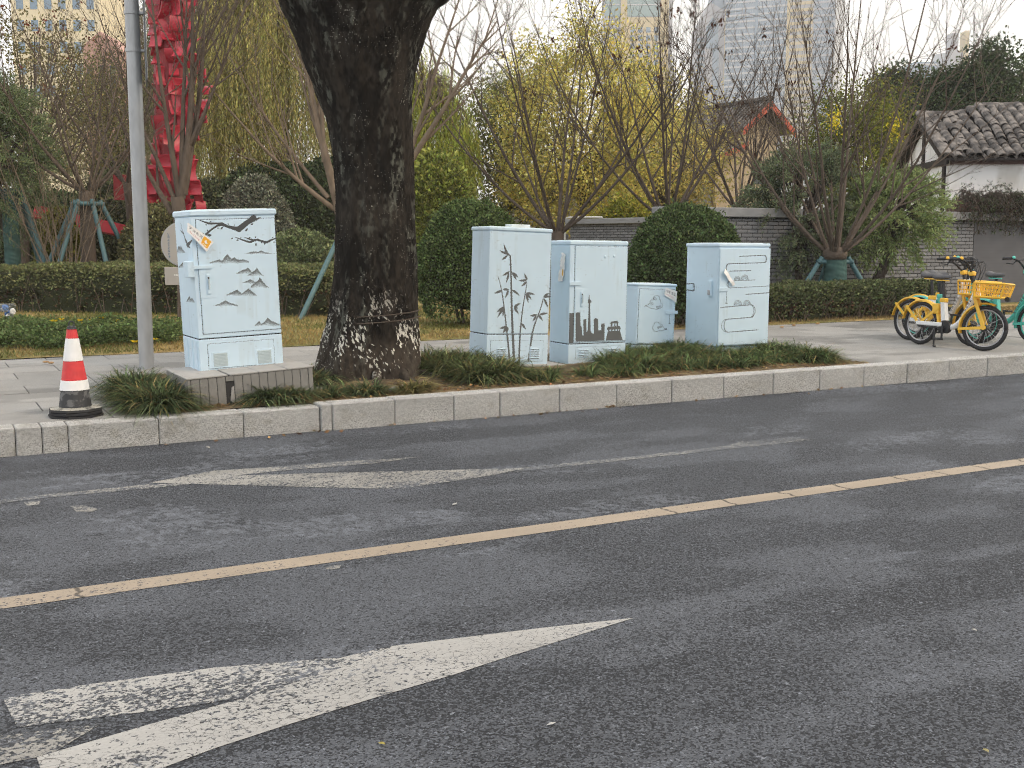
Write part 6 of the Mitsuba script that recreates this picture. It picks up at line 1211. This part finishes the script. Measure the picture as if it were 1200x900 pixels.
    P('kickstand', 'kick', lambda: trimesh.util.concatenate([tubem([(.30, -.07, .25), (.40, -.17, .0)], .011, 8), tubem([(.40, -.17, .004), (.44, -.18, .004)], .011, 8)]), 'bike_black')
    P('chain_case', 'case', lambda: bbox(.02, .44, -.085, -.07, .235, .255, .004), 'bike_black')
    # lettering along the sloping frame tube
    if 'txt' not in _bike:
        m = MB(); d = unit(np.array([.76 - .66, 0, .55 - .37])); u_ = np.array([-d[2], 0, d[0]])
        for s in (-1, 1):
            for i in range(6):
                g = glyph(300 + i); e = trimesh.util.concatenate([trimesh.creation.extrude_polygon(q, .001, engine='earcut') for q in getattr(g, 'geoms', [g])]); v = e.vertices; b = np.array([.655, 0, .365]) + d * (.035 + i * .047)
                w = b + d * (v[:, :1] * .036) + u_ * ((v[:, 1:2] - .5) * .032) + np.array([0, s, 0]) * (.0335 + v[:, 2:3]); m.add(w, e.faces)
        _bike['txt'] = mikit.ply(m.mesh(), 'print_dark', False)
    P('lettering', 'txt', None, 'print_dark'); return k
HEAD = -math.pi / 2
bicycle('yellow and white share bicycle parked nearest, with its front wheel turned', (11.80, 10.47), HEAD - 0.03, 'bike_yellow', 'bike_white', steer=22, lean=-4)
bicycle('yellow and white share bicycle standing just behind the nearest yellow one', (12.20, 11.02), HEAD + 0.0, 'bike_yellow', 'bike_white', steer=-6, lean=-4)
bicycle('teal share bicycle mostly hidden behind the yellow pair, showing through their wheels', (12.62, 11.25), HEAD + 0.05, 'bike_teal', 'bike_teal', steer=5, lean=-4, basket=False, rim_col='bike_teal')
bicycle('yellow share bicycle between the teal ones, only its rear fender clear', (13.0, 11.6), HEAD + 0.02, 'bike_yellow', 'bike_white', steer=4, lean=-4, basket=False)
bicycle('teal share bicycle cut off by the right edge with teal fork and wheel ring', (13.13, 10.72), HEAD - 0.02, 'bike_teal', 'bike_teal', steer=8, lean=-4, basket=True, rim_col='bike_teal')

# ------------------------------------------------------------------ towers in the haze
def tower(label, px, D, turn, faces, ztop, kind='tower'):
    """faces: list of (depth or width, material) rectangles"""
    return thing(kind, label, 'tower')
def facade(k, to, x0, x1, y, z0, z1, fh, bays, glass, band, name='window', proud=0.0, band_h=0.28):
    """one side: floor bands standing proud, a pane for each bay of each storey, thin mullions"""
    nf = int((z1 - z0) / fh); bw = (x1 - x0) / bays; md = MB()
    for j in range(nf):
        z = z0 + j * fh; put('floor_band', bbox(x0, x1, y - .35, y - 0.002, z, z + fh * band_h), band, k, to=to)
        for i in range(bays): put(name, bbox(x0 + i * bw + .12, x0 + (i + 1) * bw - .12, y - .08, y - .001, z + fh * band_h, z + fh), glass, k, to=to)
        for i in range(bays * 4 + 1): md.tm(bbox(x0 + i * bw / 4 - .05, x0 + i * bw / 4 + .05, y - .2, y - .0015, z + fh * band_h, z + fh))
    kk = put('mullions', md, band, k, to=to); labels[kk] = {'kind': 'stuff'}
D1 = 700.0; s1 = D1 / FOC
tw = thing('glass_tower', 'tall blue glass tower with a cream corner strip, hazy above the pavilion', 'tower'); a0 = gnd(916, D1, 0.0)
dA = unit(RT * .92 + FH * -.38); dB = np.array([-dA[1], dA[0], 0]); tA = frame_T(np.column_stack([dA, dB, [0, 0, 1]]), (a0[0], a0[1], 0)); LA = 66 * s1 / .92
put('body', bbox(-LA, 48 * s1 / .92, 0.0, 45, 0.1, hz(-60, D1)), 'tower_frame', tw, to=tA)
ZA, ZB_ = hz(185, D1), hz(-50, D1)
facade(tw, tA, -LA, -LA / 2 - .9, 0, ZA, ZB_, 3.9, 3, 'tower_glass', 'tower_frame'); facade(tw, tA, -LA / 2 + .9, -.8, 0, ZA, ZB_, 3.9, 3, 'tower_glass', 'tower_frame')
facade(tw, tA, 1.0, 25 * s1 / .92, -.5, ZA, ZB_, 3.9, 3, 'tower_grey', 'tower_sunlit_cream', band_h=.45); facade(tw, tA, 26 * s1 / .92, 47 * s1 / .92, 0, ZA, ZB_, 3.9, 3, 'tower_glass', 'tower_grey', band_h=.3)
put('pier', bbox(-LA / 2 - .9, -LA / 2 + .9, -.7, -.001, 0.1, hz(-60, D1)), 'tower_glass', tw, to=tA); put('pier', bbox(-.8, 1.0, -.9, -.001, 0.1, hz(-60, D1)), 'tower_sunlit_cream', tw, to=tA)
tw = thing('gabled_tower', 'pale grey tower with stepped gabled glass top left of the blue glass tower', 'tower'); a0 = gnd(810, 720, 0.0); s4 = 720 / FOC; tB = frame_T(np.column_stack([RT, FH, [0, 0, 1]]), (a0[0], a0[1], 0))
gp = Polygon([(0, 0.1), (33 * s4, 0.1), (33 * s4, hz(24, 720)), (16 * s4, hz(14, 720)), (0, hz(44, 720))]); m = trimesh.creation.extrude_polygon(gp, 16, engine='earcut'); m.vertices = np.column_stack([m.vertices[:, 0], m.vertices[:, 2], m.vertices[:, 1]]); m.invert(); put('body', m, 'tower_grey', tw, to=tB)
m = trimesh.convex.convex_hull(np.array([[x * s4, y, hz(z, 720)] for y in (2, 14) for x, z in ((17, 18), (38, 25), (26, -6), (38, -12), (19, -2))])); put('glass_crown', m, 'tower_glass', tw, to=tB)
m = Polygon([(12 * s4, hz(65, 720)), (26 * s4, hz(65, 720)), (26 * s4, hz(40, 720)), (19 * s4, hz(31, 720)), (12 * s4, hz(42, 720))]); e = trimesh.creation.extrude_polygon(m, .6, engine='earcut'); e.vertices = np.column_stack([e.vertices[:, 0], -e.vertices[:, 2], e.vertices[:, 1]]); put('arched_glass', e, 'tower_glass', tw, to=tB)
put('cream_pier', bbox(33 * s4, 41 * s4, -.8, 10, 0.1, hz(22, 720)), 'tower_sunlit_cream', tw, to=tB); put('cream_pier', bbox(38 * s4, 44 * s4, 1, 10, 0.1, hz(-20, 720)), 'tower_sunlit_cream', tw, to=tB); put('glass_strip', bbox(20 * s4, 27 * s4, -.5, -.001, 0.1, hz(66, 720)), 'tower_glass', tw, to=tB)
facade(tw, tB, 1 * s4, 11 * s4, -.002, hz(180, 720), hz(50, 720), 3.9, 2, 'tower_glass', 'tower_grey')
tw = thing('cream_tower', 'cream tower with pale green glass bays behind the tops of the yellow trees', 'tower'); a0 = gnd(706, 620, 0.0); s3 = 620 / FOC; tB = frame_T(np.column_stack([RT, FH, [0, 0, 1]]), (a0[0], a0[1], 0))
put('body', bbox(0, 77 * s3, 0, 20, .1, hz(-60, 620)), 'tower_grey', tw, to=tB)
for x0, x1 in ((18, 25), (63, 72)): put('cream_pier', bbox(x0 * s3, x1 * s3, -1.4, -.001, .1, hz(-60, 620)), 'tower_sunlit_cream', tw, to=tB)
put('cream_wall', bbox(25 * s3, 63 * s3, -.5, -.001, .1, hz(31, 620)), 'tower_sunlit_cream', tw, to=tB)
for x0, x1 in ((0.5, 17.5), (25.5, 62.5)):
    for j in range(4):
        put('glass_bay', bbox(x0 * s3, x1 * s3, -.4, -.003, hz(30 - 13.5 * j, 620), hz(18 - 13.5 * j, 620)), 'tower_glass_green', tw, to=tB); put('floor_band', bbox(x0 * s3, x1 * s3, -.6, -.002, hz(17.8 - 13.5 * j, 620), hz(16.7 - 13.5 * j, 620)), 'tower_frame', tw, to=tB)
for i in range(4):
    for j in range(10): put('window', bbox((29 + 9 * i) * s3, (34 + 9 * i) * s3, -.62, -.502, hz(48 + 9 * j, 620), hz(42 + 9 * j, 620)), 'tower_glass', tw, to=tB)
tw = thing('far_tower', 'faint far tower with a round glass drum above the dark evergreens', 'tower'); a0 = gnd(1062, 800, 0.0); s5 = 800 / FOC; tB = frame_T(np.column_stack([RT, FH, [0, 0, 1]]), (a0[0], a0[1], 0))
put('block', bbox(0, 26 * s5, 0, 20, .1, hz(80, 800)), 'tower_glass', tw, to=tB); put('drum', lathe([(0.01, .1), (21 * s5, .1), (21 * s5, hz(69, 800)), (0.01, hz(69, 800))], 40), 'tower_frame', tw, smooth=30, to=tB @ T().translate([50 * s5, 14, 0])); put('shaft', bbox(40 * s5, 48 * s5, -2, 8, .1, hz(49, 800)), 'tower_grey', tw, to=tB); put('shaft', bbox(56 * s5, 60 * s5, -2, 8, .1, hz(46, 800)), 'tower_sunlit_cream', tw, to=tB)
for j in range(6): put('floor_band', bbox(0.5 * s5, 25.5 * s5, -.6, -.001, hz(84 + 8 * j, 800), hz(82 + 8 * j, 800)), 'tower_frame', tw, to=tB)

# ------------------------------------------------------------------ litter on the road and pavement
r = np.random.default_rng(76)
for i, (x, y, c) in enumerate(((443, 870, (0.42, 0.36, 0.12)), (640, 850, (0.6, 0.6, 0.58)), (1152, 877, (0.42, 0.38, 0.2)), (1138, 737, (0.5, 0.49, 0.45)), (530, 592, (0.5, 0.5, 0.48)), (246, 525, (0.5, 0.47, 0.42)), (198, 521, (0.3, 0.2, 0.12)))):
    p = at(x, y, 0.006); kk = thing('fallen_leaf', 'small pale dry leaf lying flat on the asphalt', 'leaf', 'dry leaves scattered on the asphalt'); a = r.uniform(0, 6.28); u_ = np.array([math.cos(a), math.sin(a), .12]); w = np.array([-u_[1], u_[0], 0.1]); L = .035 if y > 700 else .05
    V = np.array([p, p + u_ * L * .5 + w * L * .28, p + u_ * L * 1.0, p + u_ * L * .5 - w * L * .28 + [0, 0, .004], p + u_ * L * .5 + [0, 0, .006]]); put_col('blade', MB().add(V, np.array([(0, 1, 4), (1, 2, 4), (2, 3, 4), (3, 0, 4)]), c), 'leaf', kk)
for i, (x, y) in enumerate(((54, 424), (60, 425), (930, 381), (916, 383), (958, 379))):
    p = at(x, y, ZK + .03); kk = thing('dry_leaf', 'curled brown leaf on the back edge of the pavement', 'leaf', 'curled leaves along the back edge of the pavement'); s = trimesh.creation.icosphere(2, .028); s.apply_scale((1.4, .9, .45)); s.vertices *= 1 + .5 * (meshkit.noise(s.vertices * 30 + i)[:, None] - .5); s.apply_translation(p); scene.setdefault('dry_leaf_brown', princ((0.36, 0.22, 0.11), .8, .2)); put('blade', s, 'dry_leaf_brown', kk, smooth=True)
